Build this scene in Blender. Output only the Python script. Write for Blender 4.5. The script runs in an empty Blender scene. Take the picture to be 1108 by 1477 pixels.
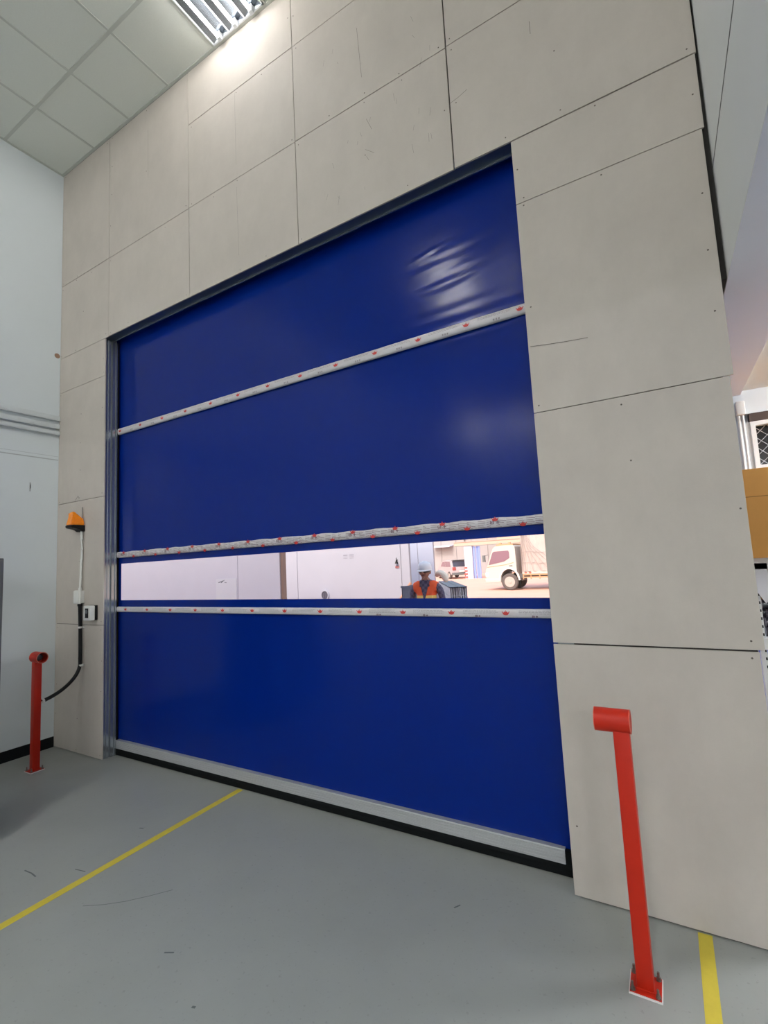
import bpy, bmesh, math, random
from mathutils import Vector, Matrix

rnd = random.Random(7)
S = bpy.context.scene
COL = S.collection
PI = math.pi

# ------------------------------------------------------------------ camera
cam = bpy.data.cameras.new('camera')
cam.sensor_fit = 'AUTO'
cam.sensor_width = 36.0
cam.lens = 691.6 / 1477.0 * 36.0
cam.clip_start = 0.02
camo = bpy.data.objects.new('camera', cam)
COL.objects.link(camo)
RM = ((0.8615989583, 0.5050201625, -0.0510085342),
      (-0.0951330201, 0.0619534773, -0.9935348384),
      (-0.4985949694, 0.8608811777, 0.1014231448))
camo.matrix_world = Matrix((
    (RM[0][0], -RM[1][0], -RM[2][0], 5.49651546),
    (RM[0][1], -RM[1][1], -RM[2][1], -2.61673548),
    (RM[0][2], -RM[1][2], -RM[2][2], 1.68502945),
    (0, 0, 0, 1)))
S.camera = camo

# ------------------------------------------------------------------ sky, sun, exposure
w = bpy.data.worlds.new('sky')
S.world = w
w.use_nodes = True
nt = w.node_tree
for n in list(nt.nodes):
    nt.nodes.remove(n)
sky = nt.nodes.new('ShaderNodeTexSky')
sky.sky_type = 'NISHITA'
sky.sun_disc = False
sky.sun_elevation = math.radians(40)
sky.sun_rotation = math.radians(180)
sky.air_density = 1.6
sky.dust_density = 4.0
sky.ozone_density = 0.6
bg = nt.nodes.new('ShaderNodeBackground')
bg.inputs['Strength'].default_value = 0.41
wo = nt.nodes.new('ShaderNodeOutputWorld')
nt.links.new(sky.outputs[0], bg.inputs[0])
nt.links.new(bg.outputs[0], wo.inputs[0])

sl = bpy.data.lights.new('sun', 'SUN')
sl.energy = 0.9
sl.angle = math.radians(0.6)
sl.color = (1.0, 0.93, 0.86)
so = bpy.data.objects.new('sun', sl)
COL.objects.link(so)
so.location = (0, -20, 25)
so.rotation_euler = (math.radians(50), 0, math.radians(4))

TUBE_STRENGTH = 175.0
S.view_settings.view_transform = 'Standard'
S.view_settings.look = 'None'
S.view_settings.exposure = 0.0
S.view_settings.gamma = 1.0
S.view_settings.use_curve_mapping = False


# ------------------------------------------------------------------ helpers
def srgb(r, g, b):
    f = lambda c: (c / 255 / 12.92) if c / 255 <= 0.04045 else ((c / 255 + 0.055) / 1.055) ** 2.4
    return (f(r), f(g), f(b), 1.0)


MATS = {}


def mat(name, col, rough=0.6, metal=0.0, noise=0.0, nscale=8.0, stretch=(1, 1, 1), bump=0.0, bscale=60.0,
        emit=0.0, spec=None, rand=0.0, coat=0.0):
    """principled material with optional mottling, bump and per-object variation"""
    m = bpy.data.materials.new(name)
    m.use_nodes = True
    t = m.node_tree
    b = t.nodes['Principled BSDF']
    b.inputs['Base Color'].default_value = col
    b.inputs['Roughness'].default_value = rough
    b.inputs['Metallic'].default_value = metal
    if spec is not None:
        b.inputs['Specular IOR Level'].default_value = spec
    if coat:
        b.inputs['Coat Weight'].default_value = coat
        b.inputs['Coat Roughness'].default_value = 0.15
    if emit:
        b.inputs['Emission Color'].default_value = col
        b.inputs['Emission Strength'].default_value = emit
    if noise or bump or rand:
        tc = t.nodes.new('ShaderNodeTexCoord')
        geo = t.nodes.new('ShaderNodeNewGeometry')
        mp = t.nodes.new('ShaderNodeMapping')
        mp.inputs['Scale'].default_value = stretch
        t.links.new(geo.outputs['Position'], mp.inputs['Vector'])
    val = None
    if noise:
        n1 = t.nodes.new('ShaderNodeTexNoise')
        n1.inputs['Scale'].default_value = nscale
        n1.inputs['Detail'].default_value = 6
        n1.inputs['Roughness'].default_value = 0.65
        t.links.new(mp.outputs[0], n1.inputs['Vector'])
        mr = t.nodes.new('ShaderNodeMapRange')
        mr.inputs['From Min'].default_value = 0.25
        mr.inputs['From Max'].default_value = 0.75
        mr.inputs['To Min'].default_value = 1 - noise
        mr.inputs['To Max'].default_value = 1 + noise
        t.links.new(n1.outputs['Fac'], mr.inputs['Value'])
        val = mr.outputs[0]
    if rand:
        oi = t.nodes.new('ShaderNodeObjectInfo')
        mr2 = t.nodes.new('ShaderNodeMapRange')
        mr2.inputs['To Min'].default_value = 1 - rand
        mr2.inputs['To Max'].default_value = 1 + rand
        t.links.new(oi.outputs['Random'], mr2.inputs['Value'])
        if val is not None:
            mm = t.nodes.new('ShaderNodeMath')
            mm.operation = 'MULTIPLY'
            t.links.new(val, mm.inputs[0])
            t.links.new(mr2.outputs[0], mm.inputs[1])
            val = mm.outputs[0]
        else:
            val = mr2.outputs[0]
    if val is not None:
        vm = t.nodes.new('ShaderNodeVectorMath')
        vm.operation = 'SCALE'
        vm.inputs[0].default_value = col[:3]
        t.links.new(val, vm.inputs['Scale'])
        t.links.new(vm.outputs[0], b.inputs['Base Color'])
    if bump:
        n2 = t.nodes.new('ShaderNodeTexNoise')
        n2.inputs['Scale'].default_value = bscale
        n2.inputs['Detail'].default_value = 3
        t.links.new(mp.outputs[0], n2.inputs['Vector'])
        bp = t.nodes.new('ShaderNodeBump')
        bp.inputs['Strength'].default_value = bump
        bp.inputs['Distance'].default_value = 0.01
        t.links.new(n2.outputs['Fac'], bp.inputs['Height'])
        t.links.new(bp.outputs[0], b.inputs['Normal'])
    MATS[name] = m
    return m


def clear_mat(name, tint, gloss):
    m = bpy.data.materials.new(name)
    m.use_nodes = True
    t = m.node_tree
    for n in list(t.nodes):
        t.nodes.remove(n)
    out = t.nodes.new('ShaderNodeOutputMaterial')
    tr = t.nodes.new('ShaderNodeBsdfTransparent')
    tr.inputs[0].default_value = tint
    gl = t.nodes.new('ShaderNodeBsdfGlossy')
    gl.inputs['Roughness'].default_value = 0.08
    fr = t.nodes.new('ShaderNodeFresnel')
    fr.inputs['IOR'].default_value = 1.35
    mu = t.nodes.new('ShaderNodeMath')
    mu.operation = 'MULTIPLY'
    mu.inputs[1].default_value = gloss
    mx = t.nodes.new('ShaderNodeMixShader')
    t.links.new(fr.outputs[0], mu.inputs[0])
    t.links.new(mu.outputs[0], mx.inputs[0])
    t.links.new(tr.outputs[0], mx.inputs[1])
    t.links.new(gl.outputs[0], mx.inputs[2])
    t.links.new(mx.outputs[0], out.inputs[0])
    return m


def box(bm, x0, x1, y0, y1, z0, z1, bev=0.0):
    vs = [bm.verts.new((x, y, z)) for x in (x0, x1) for y in (y0, y1) for z in (z0, z1)]
    f = [(0, 1, 3, 2), (4, 6, 7, 5), (0, 4, 5, 1), (2, 3, 7, 6), (0, 2, 6, 4), (1, 5, 7, 3)]
    fs = [bm.faces.new([vs[i] for i in q]) for q in f]
    if bev:
        es = list({e for q in fs for e in q.edges})
        bmesh.ops.bevel(bm, geom=es, offset=bev, segments=2, affect='EDGES', profile=0.5)
    return vs


def frame_of(d):
    d = d.normalized()
    u = d.cross(Vector((0, 0, 1)))
    if u.length < 1e-4:
        u = Vector((1, 0, 0))
    u.normalize()
    return u, u.cross(d).normalized()


def cyl(bm, p0, p1, r0, r1=None, n=20, caps=True):
    r1 = r0 if r1 is None else r1
    p0, p1 = Vector(p0), Vector(p1)
    u, v = frame_of(p1 - p0)
    a = [bm.verts.new(p0 + (u * math.cos(2 * PI * i / n) + v * math.sin(2 * PI * i / n)) * r0) for i in range(n)]
    b = [bm.verts.new(p1 + (u * math.cos(2 * PI * i / n) + v * math.sin(2 * PI * i / n)) * r1) for i in range(n)]
    for i in range(n):
        j = (i + 1) % n
        bm.faces.new((a[i], a[j], b[j], b[i]))
    if caps:
        bm.faces.new(list(reversed(a)))
        bm.faces.new(b)


def pipe(bm, p0, p1, ro, ri, n=28):
    """open tube with wall thickness"""
    p0, p1 = Vector(p0), Vector(p1)
    u, v = frame_of(p1 - p0)
    ring = lambda p, r: [bm.verts.new(p + (u * math.cos(2 * PI * i / n) + v * math.sin(2 * PI * i / n)) * r) for i in range(n)]
    a, b, c, d = ring(p0, ro), ring(p1, ro), ring(p1, ri), ring(p0, ri)
    for i in range(n):
        j = (i + 1) % n
        for s, t in ((a, b), (b, c), (c, d), (d, a)):
            bm.faces.new((s[i], s[j], t[j], t[i]))


def tube(bm, pts, r, n=10):
    pts = [Vector(p) for p in pts]
    rings = []
    for k, p in enumerate(pts):
        d = pts[min(k + 1, len(pts) - 1)] - pts[max(k - 1, 0)]
        u, v = frame_of(d)
        rings.append([bm.verts.new(p + (u * math.cos(2 * PI * i / n) + v * math.sin(2 * PI * i / n)) * r) for i in range(n)])
    for a, b in zip(rings, rings[1:]):
        for i in range(n):
            j = (i + 1) % n
            bm.faces.new((a[i], a[j], b[j], b[i]))
    bm.faces.new(list(reversed(rings[0])))
    bm.faces.new(rings[-1])


def prism(bm, poly, axis, a, b):
    """extrude a 2D polygon along an axis between a and b"""
    def P(p, t):
        return {'x': (t, p[0], p[1]), 'y': (p[0], t, p[1]), 'z': (p[0], p[1], t)}[axis]
    A = [bm.verts.new(P(p, a)) for p in poly]
    B = [bm.verts.new(P(p, b)) for p in poly]
    n = len(poly)
    for i in range(n):
        j = (i + 1) % n
        bm.faces.new((A[i], A[j], B[j], B[i]))
    bm.faces.new(A)
    bm.faces.new(list(reversed(B)))


def lathe(bm, prof, c, n=24, axis='z'):
    """prof: list of (r, h)"""
    rings = []
    for r, h in prof:
        q = []
        for i in range(n):
            a = 2 * PI * i / n
            x, y = r * math.cos(a), r * math.sin(a)
            q.append(bm.verts.new({'z': (c[0] + x, c[1] + y, c[2] + h), 'y': (c[0] + x, c[1] + h, c[2] + y), 'x': (c[0] + h, c[1] + x, c[2] + y)}[axis]))
        rings.append(q)
    for a, b in zip(rings, rings[1:]):
        for i in range(n):
            j = (i + 1) % n
            bm.faces.new((a[i], a[j], b[j], b[i]))
    bm.faces.new(list(reversed(rings[0])))
    bm.faces.new(rings[-1])


def NB():
    return bmesh.new()


def wloc(o):
    v = Vector((0, 0, 0))
    while o is not None:
        v = v + Vector(o.location)
        o = o.parent
    return v


def obj(name, bm, m, parent=None, smooth=True, loc=None, angle=35):
    """link the bmesh as one object; vertices are given in world space"""
    bmesh.ops.recalc_face_normals(bm, faces=bm.faces[:])
    me = bpy.data.meshes.new(name)
    off = wloc(parent) if parent else Vector((0, 0, 0))
    if loc is not None:
        off = off + (Vector(loc) - off)
    bm.transform(Matrix.Translation(-off))
    bm.to_mesh(me)
    bm.free()
    for q in (m if isinstance(m, (list, tuple)) else [m]):
        me.materials.append(q)
    if smooth:
        for p in me.polygons:
            p.use_smooth = True
        me.set_sharp_from_angle(angle=math.radians(angle))
    o = bpy.data.objects.new(name, me)
    COL.objects.link(o)
    if parent:
        o.parent = parent
    if loc is not None:
        o.location = Vector(loc) - (wloc(parent) if parent else Vector((0, 0, 0)))
    return o


def tag(o, label=None, cat=None, group=None, kind=None):
    if label:
        o['label'] = label
    if cat:
        o['category'] = cat
    if group:
        o['group'] = group
    if kind:
        o['kind'] = kind
    return o


def empty(name, loc, label=None, cat=None, group=None, kind=None):
    o = bpy.data.objects.new(name, None)
    o.empty_display_size = 0.1
    COL.objects.link(o)
    o.location = loc
    return tag(o, label, cat, group, kind)


def bx(name, m, parent, *b, bev=0.0, **k):
    bm = NB()
    box(bm, *b, bev=bev)
    return obj(name, bm, m, parent, **k)


# ------------------------------------------------------------------ materials
M_board = mat('cement_board', srgb(190, 182, 173), 0.75, noise=0.06, nscale=2.2, bump=0.05, bscale=140, rand=0.02)
# faint pale trowel streaks and grey smudges on the boards
t = M_board.node_tree
b = t.nodes['Principled BSDF']
src = b.inputs['Base Color'].links[0].from_socket
geo = t.nodes.new('ShaderNodeNewGeometry')
mp = t.nodes.new('ShaderNodeMapping')
mp.inputs['Scale'].default_value = (2.6, 2.6, 1.3)
t.links.new(geo.outputs['Position'], mp.inputs[0])
nz = t.nodes.new('ShaderNodeTexNoise')
nz.inputs['Scale'].default_value = 1.6
nz.inputs['Detail'].default_value = 8
nz.inputs['Roughness'].default_value = 0.7
t.links.new(mp.outputs[0], nz.inputs['Vector'])
cr = t.nodes.new('ShaderNodeValToRGB')
cr.color_ramp.elements[0].position = 0.32
cr.color_ramp.elements[0].color = (0.955, 0.955, 0.955, 1)
cr.color_ramp.elements[1].position = 0.62
cr.color_ramp.elements[1].color = (1.03, 1.03, 1.03, 1)
t.links.new(nz.outputs['Fac'], cr.inputs[0])
mx = t.nodes.new('ShaderNodeVectorMath')
mx.operation = 'MULTIPLY'
t.links.new(src, mx.inputs[0])
t.links.new(cr.outputs[0], mx.inputs[1])
t.links.new(mx.outputs[0], b.inputs['Base Color'])

M_sub = mat('dark_backing', srgb(52, 50, 47), 0.9)
M_wallw = mat('white_wall_paint', srgb(214, 221, 224), 0.6, noise=0.02, nscale=1.5, bump=0.03, bscale=200)
M_bulk = mat('bulkhead_paint', srgb(208, 210, 208), 0.7, noise=0.02, nscale=1.2)
M_soff = mat('soffit_paint', srgb(216, 220, 234), 0.7, noise=0.02, nscale=1.2)
M_tile = mat('ceiling_tile', srgb(226, 229, 222), 0.9, noise=0.03, nscale=90, bump=0.08, bscale=260, rand=0.015)
M_rail = mat('ceiling_rail', srgb(198, 201, 194), 0.6)
M_pvc = mat('blue_pvc_curtain', (0.0004, 0.0145, 0.178, 1), 0.17, noise=0.04, nscale=1.3, bump=0.0, spec=0.17)
M_clear = clear_mat('clear_pvc', (0.98, 0.965, 0.975, 1), 0.6)
M_alu = mat('brushed_aluminium', srgb(190, 191, 192), 0.5, 0.5)
M_galv = mat('galvanised_steel', srgb(168, 174, 180), 0.24, 0.78, noise=0.06, nscale=5, stretch=(6, 6, 1))
M_hdr = mat('header_steel', srgb(92, 104, 118), 0.45, 0.8, noise=0.08, nscale=4)
M_rub = mat('black_rubber', srgb(14, 17, 18), 0.7, spec=0.12)
M_blk = mat('black_plastic', srgb(18, 18, 20), 0.5, spec=0.25)
M_film = mat('protective_film', srgb(208, 204, 207), 0.3, noise=0.05, nscale=25, bump=0.15, bscale=45)
M_red = mat('crown_red', srgb(196, 52, 48), 0.5)
M_print = mat('fine_print_grey', srgb(150, 142, 146), 0.6)
M_print2 = mat('fine_print_dark', srgb(104, 70, 80), 0.6)
M_paint = mat('red_orange_paint', srgb(183, 38, 19), 0.42, noise=0.05, nscale=12, spec=0.25)
M_edge = mat('bare_white_edge', srgb(226, 222, 220), 0.6)
M_bolt = mat('zinc_bolt', srgb(130, 118, 112), 0.4, 0.8)
M_yel = mat('yellow_tape', srgb(208, 188, 62), 0.55, noise=0.06, nscale=20)
M_amber = mat('amber_lens', srgb(244, 140, 12), 0.2, noise=0.12, nscale=60, spec=0.6)
M_white = mat('white_plastic', srgb(222, 222, 218), 0.45)
M_base = mat('black_skirting', srgb(18, 21, 24), 0.6, spec=0.2)
M_cab = mat('dark_grey_enamel', srgb(96, 100, 104), 0.5)
M_scr = mat('screw_dark', srgb(92, 84, 76), 0.6)
M_lamp = mat('lamp_white', srgb(238, 242, 246), 0.3)
M_refl = mat('lamp_reflector', srgb(120, 126, 134), 0.22, 1.0)
M_tubel = mat('lit_tube', srgb(255, 252, 248), 0.5, emit=TUBE_STRENGTH)
M_tubel1 = mat('added_tube_bay', srgb(246, 248, 255), 0.5, emit=TUBE_STRENGTH * 2.0)
M_tubel2 = mat('added_tube_bay_front', srgb(246, 248, 255), 0.5, emit=TUBE_STRENGTH * 1.75)
M_tubel0 = mat('lit_tube_front', srgb(255, 252, 248), 0.5, emit=TUBE_STRENGTH * 0.22)

# floor: grey-green epoxy with cloudy wear
M_floor = mat('grey_epoxy', srgb(152, 155, 150), 0.38, noise=0.05, nscale=1.8, bump=0.02, bscale=30, spec=0.4)
t = M_floor.node_tree
b = t.nodes['Principled BSDF']
src = b.inputs['Base Color'].links[0].from_socket
geo = t.nodes.new('ShaderNodeNewGeometry')
n3 = t.nodes.new('ShaderNodeTexNoise')
n3.inputs['Scale'].default_value = 55
n3.inputs['Detail'].default_value = 2
t.links.new(geo.outputs['Position'], n3.inputs['Vector'])
cr = t.nodes.new('ShaderNodeValToRGB')
cr.color_ramp.elements[0].position = 0.26
cr.color_ramp.elements[0].color = (0.86, 0.86, 0.86, 1)
cr.color_ramp.elements[1].position = 0.36
cr.color_ramp.elements[1].color = (1, 1, 1, 1)
t.links.new(n3.outputs['Fac'], cr.inputs[0])
mx = t.nodes.new('ShaderNodeVectorMath')
mx.operation = 'MULTIPLY'
t.links.new(src, mx.inputs[0])
t.links.new(cr.outputs[0], mx.inputs[1])
t.links.new(mx.outputs[0], b.inputs['Base Color'])
n4 = t.nodes.new('ShaderNodeTexNoise')
n4.inputs['Scale'].default_value = 3
n4.inputs['Detail'].default_value = 5
t.links.new(geo.outputs['Position'], n4.inputs['Vector'])
mr = t.nodes.new('ShaderNodeMapRange')
mr.inputs['To Min'].default_value = 0.3
mr.inputs['To Max'].default_value = 0.5
t.links.new(n4.outputs['Fac'], mr.inputs[0])
t.links.new(mr.outputs[0], b.inputs['Roughness'])

H = 6.206           # ceiling height
YB = -13.8          # back wall
XR = 9.4            # right end of the side bay

# ------------------------------------------------------------------ room shell
fl = NB()
box(fl, -0.12, XR + 0.1, YB - 0.1, 0.32, -0.12, 0.0)
floor = tag(obj('floor', fl, M_floor, smooth=False), 'grey epoxy coated concrete floor', 'floor', kind='structure')
fb = NB()
box(fb, 5.8, XR + 0.1, 0.32, 2.4, -0.12, 0.0)
obj('floor_bay', fb, M_floor, floor, smooth=False)

for x0, x1, y1 in ((2.489, 2.539, 0.125), (5.459, 5.512, -0.001)):
    s = NB()
    box(s, x0, x1, -6.0, y1, 0.0, 0.0012)
    obj('floor_stripe', s, M_yel, floor, smooth=False)['label'] = ('yellow tape line running up to the blue door' if x0 < 3 else 'yellow tape line meeting the board wall at the right')

# dark scuffs on the floor
sc = NB()
M_scuff = mat('scuff', srgb(92, 98, 97), 0.6)
def scuff(pts, wd):
    for (a, b_) in zip(pts, pts[1:]):
        a, b_ = Vector((*a, 0.0008)), Vector((*b_, 0.0008))
        d = (b_ - a).normalized()
        q = Vector((-d.y, d.x, 0)) * wd
        sc.faces.new([sc.verts.new(p) for p in (a - q, b_ - q, b_ + q, a + q)])
scuff([(2.74, -1.15), (2.83, -1.095), (2.91, -1.03), (2.99, -0.945), (3.06, -0.86)], 0.0018)
scuff([(2.1, -1.14), (2.17, -1.135), (2.23, -1.14)], 0.004)
scuff([(2.37, -1.0), (2.45, -0.985)], 0.003)
scuff([(2.3, -0.56), (2.33, -0.55)], 0.004)
scuff([(3.74, -1.27), (3.755, -1.265)], 0.005)
scuff([(4.45, -0.33), (4.47, -0.3)], 0.004)
scuff([(3.40, -1.15), (3.44, -1.13)], 0.004)
tag(obj('scuff_marks', sc, M_scuff, floor, smooth=False), kind='stuff')

wl = NB()
box(wl, -0.12, 0.0, YB, 0.3, 0.0, H + 0.1)
wall_left = tag(obj('wall_left', wl, M_wallw, smooth=False), 'white painted side wall left of the blue door', 'wall', kind='structure')
g = NB()
box(g, 0.0, 0.002, -2.2, -0.002, 2.925, 2.935)
box(g, 0.0, 0.0015, -2.2, -0.002, 2.965, 2.968)
obj('wall_joint', g, mat('wall_joint_grey', srgb(176, 182, 184), 0.7), wall_left, smooth=False)
st = NB()
lathe(st, [(0.001, 0.0), (0.02, 0.0008), (0.028, 0.001)], (0.0005, -0.03, 4.08), n=12, axis='x')
obj('rust_stain', st, mat('rust_brown', srgb(150, 120, 100), 0.8), wall_left)
st = NB()
box(st, 0.0, 0.0015, -0.262, -0.255, 2.57, 2.66)
box(st, 0.0, 0.0015, -0.262, -0.25, 2.60, 2.64)
obj('grey_smudge', st, mat('smudge', srgb(150, 154, 156), 0.8), wall_left)

# three surface conduits on the left wall
for k, (z, r) in enumerate(((3.375, 0.026), (3.285, 0.026), (3.215, 0.022))):
    c = NB()
    box(c, 0.0, 0.036, -4.0, -0.004, z - r, z + r, bev=0.006)
    o = obj('wall_trunking', c, M_wallw)
    tag(o, ['topmost of three white cable trunkings on the left wall', 'middle of three white cable trunkings on the left wall', 'lowest of three white cable trunkings on the left wall'][k], 'trunking', 'white trunkings on the left wall')

bs = NB()
box(bs, 0.0, 0.012, -6.0, -0.002, 0.0, 0.1)
tag(obj('baseboard_left', bs, M_base, smooth=False), 'black skirting along the white left wall', 'baseboard', kind='structure')

wb = NB()
box(wb, -0.12, XR, YB - 0.12, YB, 0, H + 0.1)
tag(obj('wall_back', wb, M_wallw, smooth=False), 'white wall behind the viewer', 'wall', kind='structure')

# bulkhead on the right (vertical face + soffit + side bay)
bk = NB()
box(bk, 5.862, 6.15, YB, 2.23, 2.902, H + 0.1)
wall_right = tag(obj('wall_right', bk, M_bulk, smooth=False), 'pale grey bulkhead high at the right of the board wall', 'wall', kind='structure')
j = NB()
box(j, 5.8602, 5.8622, YB, 0.2, 3.455, 3.461)
obj('panel_joint', j, mat('joint_dark', srgb(120, 120, 118), 0.8), wall_right, smooth=False)
sf = NB()
box(sf, 5.863, 6.15, YB, 2.23, 2.899, 2.9018)
obj('soffit', sf, M_soff, wall_right, smooth=False)
mz = NB()
box(mz, 6.15, XR, YB, 2.23, 2.93, 3.05)
tag(obj('ceiling_bay', mz, M_bulk, smooth=False), 'low pale ceiling of the side bay beyond the bulkhead', 'ceiling', kind='structure')
# end wall of the bay at y = 2.23 with window_1, side wall with an opening for daylight
bw = NB()
box(bw, 5.86, XR, 2.23, 2.35, 0.0, 2.27)
box(bw, 5.86, 6.19, 2.23, 2.35, 2.27, 2.66)
box(bw, 7.9, XR, 2.23, 2.35, 2.27, 2.66)
box(bw, 5.86, XR, 2.235, 2.35, 2.735, 3.05)
box(bw, 5.86, XR, 2.30, 2.35, 2.66, 2.735)
tag(obj('wall_bay', bw, M_wallw, smooth=False), 'white end wall of the side bay behind the shelf', 'wall', kind='structure')
sw = NB()
box(sw, XR, XR + 0.12, YB, -3.2, 0, 3.05)
box(sw, XR, XR + 0.12, 0.6, 2.35, 0, 3.05)
box(sw, XR, XR + 0.12, -3.2, 0.6, 2.6, 3.05)
tag(obj('wall_bay_side', sw, M_wallw, smooth=False), 'white far side wall of the side bay', 'wall', kind='structure')

# ------------------------------------------------------------------ board wall
XL, XO = 0.862, 4.951        # opening between the boards
ZT = 4.05                    # top of the opening
sb = NB()
box(sb, -0.12, 0.775, 0.012, 0.215, 0.0, 4.20)
box(sb, 5.055, 5.798, 0.012, 0.30, 0.0, 4.20)
box(sb, 5.70, 5.861, 0.03, 0.30, 2.905, H + .1)  # dark filler added in the bulkhead gap: blocks daylight, stands for its shade
box(sb, -0.12, 5.80, 0.012, 0.095, 4.125, H + 0.1)
box(sb, -0.12, 5.86, 0.26, 0.32, 4.125, H + 0.1)
wall_front = tag(obj('wall_front', sb, M_sub, smooth=False), 'tall wall of grey cement boards around the blue door', 'wall', kind='structure')
boards = [
    # left pier
    (0.004, XL, 0.006, 1.214), (0.004, XL, 1.219, 2.446), (0.004, XL, 2.451, 3.658), (0.004, XL, 3.661, 4.044),
    # header, column by column
    (0.004, 0.914, 4.049, 4.876), (0.004, 0.914, 4.881, H),
    (0.918, 2.142, 4.05, 4.874), (0.918, 2.142, 4.879, H),
    (2.147, 3.366, 4.05, 4.876), (2.147, 3.366, 4.881, 5.680), (2.147, 3.366, 5.685, H),
    (3.371, 4.598, 4.05, 4.878), (3.371, 4.598, 4.884, 5.680), (3.371, 4.598, 5.685, H),
    (4.606, 5.852, 4.054, 4.884), (4.606, 5.856, 4.889, H),
    # right pier
    (XO, 5.803, 0.008, 1.214), (XO, 5.822, 1.222, 2.437), (XO, 5.836, 2.441, 3.655), (XO, 5.846, 3.659, 4.047)]
for x0, x1, z0, z1 in boards:
    bb = NB()
    dy = rnd.uniform(0, 0.0015)
    box(bb, x0, x1, dy, 0.0115, z0, z1, bev=0.0012)
    obj('board', bb, M_board, wall_front, smooth=False, loc=((x0 + x1) / 2, 0, (z0 + z1) / 2))
# screw heads along the board edges (too small to pick apart)
s = NB()
for x0, x1, z0, z1 in boards:
    pts = []
    n = max(2, int((x1 - x0) / 0.3))
    m_ = max(2, int((z1 - z0) / 0.3))
    for i in range(n + 1):
        x = x0 + 0.035 + (x1 - x0 - 0.07) * i / n
        pts += [(x, z0 + 0.03), (x, z1 - 0.03)]
    for i in range(1, m_):
        z = z0 + 0.03 + (z1 - z0 - 0.06) * i / m_
        pts += [(x0 + 0.03, z), (x1 - 0.03, z), ((x0 + x1) / 2, z)]
    for x, z in pts:
        if rnd.random() < 0.42:
            lathe(s, [(0.0045, 0.0), (0.0032, -0.0016)], (x + rnd.uniform(-.012, .012), 0.0008, z + rnd.uniform(-.012, .012)), n=8, axis='y')
tag(obj('screw_heads', s, M_scr, wall_front, smooth=False), kind='stuff')
# cracks and scratches of the boards
s = NB()
def crack(pts, wd=0.0016):
    for (a, b_) in zip(pts, pts[1:]):
        d = Vector((b_[0] - a[0], 0, b_[1] - a[1])).normalized()
        q = Vector((-d.z, 0, d.x)) * wd
        A, B = Vector((a[0], -0.0008, a[1])), Vector((b_[0], -0.0008, b_[1]))
        s.faces.new([s.verts.new(p) for p in (A - q, B - q, B + q, A + q)])
crack([(4.962, 2.813), (5.06, 2.80), (5.15, 2.79), (5.254, 2.781)], 0.0018)
crack([(4.606, 4.49), (4.66, 4.50), (4.72, 4.52)], 0.0015)
crack([(1.56, 5.95), (1.56, 5.45)], 0.0012)
crack([(2.74, 5.66), (2.74, 5.0)], 0.0008)
crack([(2.74, 4.8), (2.75, 4.2)], 0.0008)
crack([(3.96, 5.45), (3.97, 5.25), (3.98, 5.05)], 0.0014)
crack([(4.0, 4.72), (4.04, 4.62)], 0.0012)
crack([(3.98, 4.50), (4.05, 4.44)], 0.001)
crack([(5.11, 4.72), (5.11, 4.64)], 0.0014)
crack([(0.35, 2.46), (0.4, 2.50), (0.42, 2.47)], 0.003)
crack([(0.35, 2.448), (0.86, 2.12), ], 0.0002)
for i in range(26):
    x, z = rnd.uniform(3.45, 4.5), rnd.uniform(4.2, 5.5)
    l = rnd.uniform(0.02, 0.07)
    crack([(x, z), (x + rnd.uniform(-.02, .02), z - l)], 0.0008)
tag(obj('board_scratches', s, mat('scratch', srgb(118, 112, 104), 0.8), wall_front, smooth=False), kind='stuff')

# ------------------------------------------------------------------ ceiling
cl = NB()
box(cl, -0.12, 5.9, YB - 0.1, 0.32, H + 0.035, H + 0.3)
ceiling = tag(obj('ceiling', cl, M_tile, smooth=False), 'suspended ceiling of square grey tiles', 'ceiling', kind='structure')
gx = [0.0, 0.655, 1.275, 1.895, 2.52, 3.125, 3.745, 4.365, 4.985, 5.605, 5.86]
gy = [0.0, -0.57] + [-0.57 - 0.61 * k for k in range(1, 22)]
# (column, row) cells taken by the lights: two tiles each, one behind the other
lights = [(4, 0), (4, 6), (8, 9), (8, 12), (8, 15), (8, 18), (0, 20)]  # columns beside bulkhead and left wall are added unseen lamps, brightening the hall
used = set()
for c_, r_ in lights:
    used |= {(c_, r_), (c_, r_ + 1)}
for i in range(len(gx) - 1):
    for k in range(len(gy) - 1):
        if (i, k) in used:
            continue
        tb = NB()
        x0, x1, y0, y1 = gx[i] + .010, gx[i + 1] - .010, gy[k + 1] + .010, gy[k] - .010
        box(tb, x0, x1, y0, y1, H + 0.006, H + 0.03)
        obj('ceiling_tile', tb, M_tile, ceiling, smooth=False, loc=((x0 + x1) / 2, (y0 + y1) / 2, H))
for k, y in enumerate(gy):
    r_ = NB()
    hw = 0.016 if k == 0 else 0.0135
    ya, yb = (y - 0.024, y - 0.0005) if k == 0 else (y - hw, y + hw)
    xs, xa = [], 0.0      # rails are cut where a light sits
    for c_, rr in sorted(lights):
        if rr + 1 == k:
            if gx[c_] > xa + .05:
                xs.append((xa, gx[c_]))
            xa = gx[c_ + 1]
    xs.append((xa, 5.86))
    for a, b_ in xs:
        box(r_, a, b_, ya, yb, H, H + 0.012)
    obj('ceiling_rail', r_, M_rail, ceiling, smooth=False)
for x in gx[:-1]:
    r_ = NB()
    if x == 0:
        box(r_, 0.0005, 0.022, YB, 0, H - 0.0006, H + 0.012)
    else:
        box(r_, x - 0.010, x + 0.010, YB, 0, H + 0.0006, H + 0.012)
    obj('ceiling_rail', r_, M_rail, ceiling, smooth=False)


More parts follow.
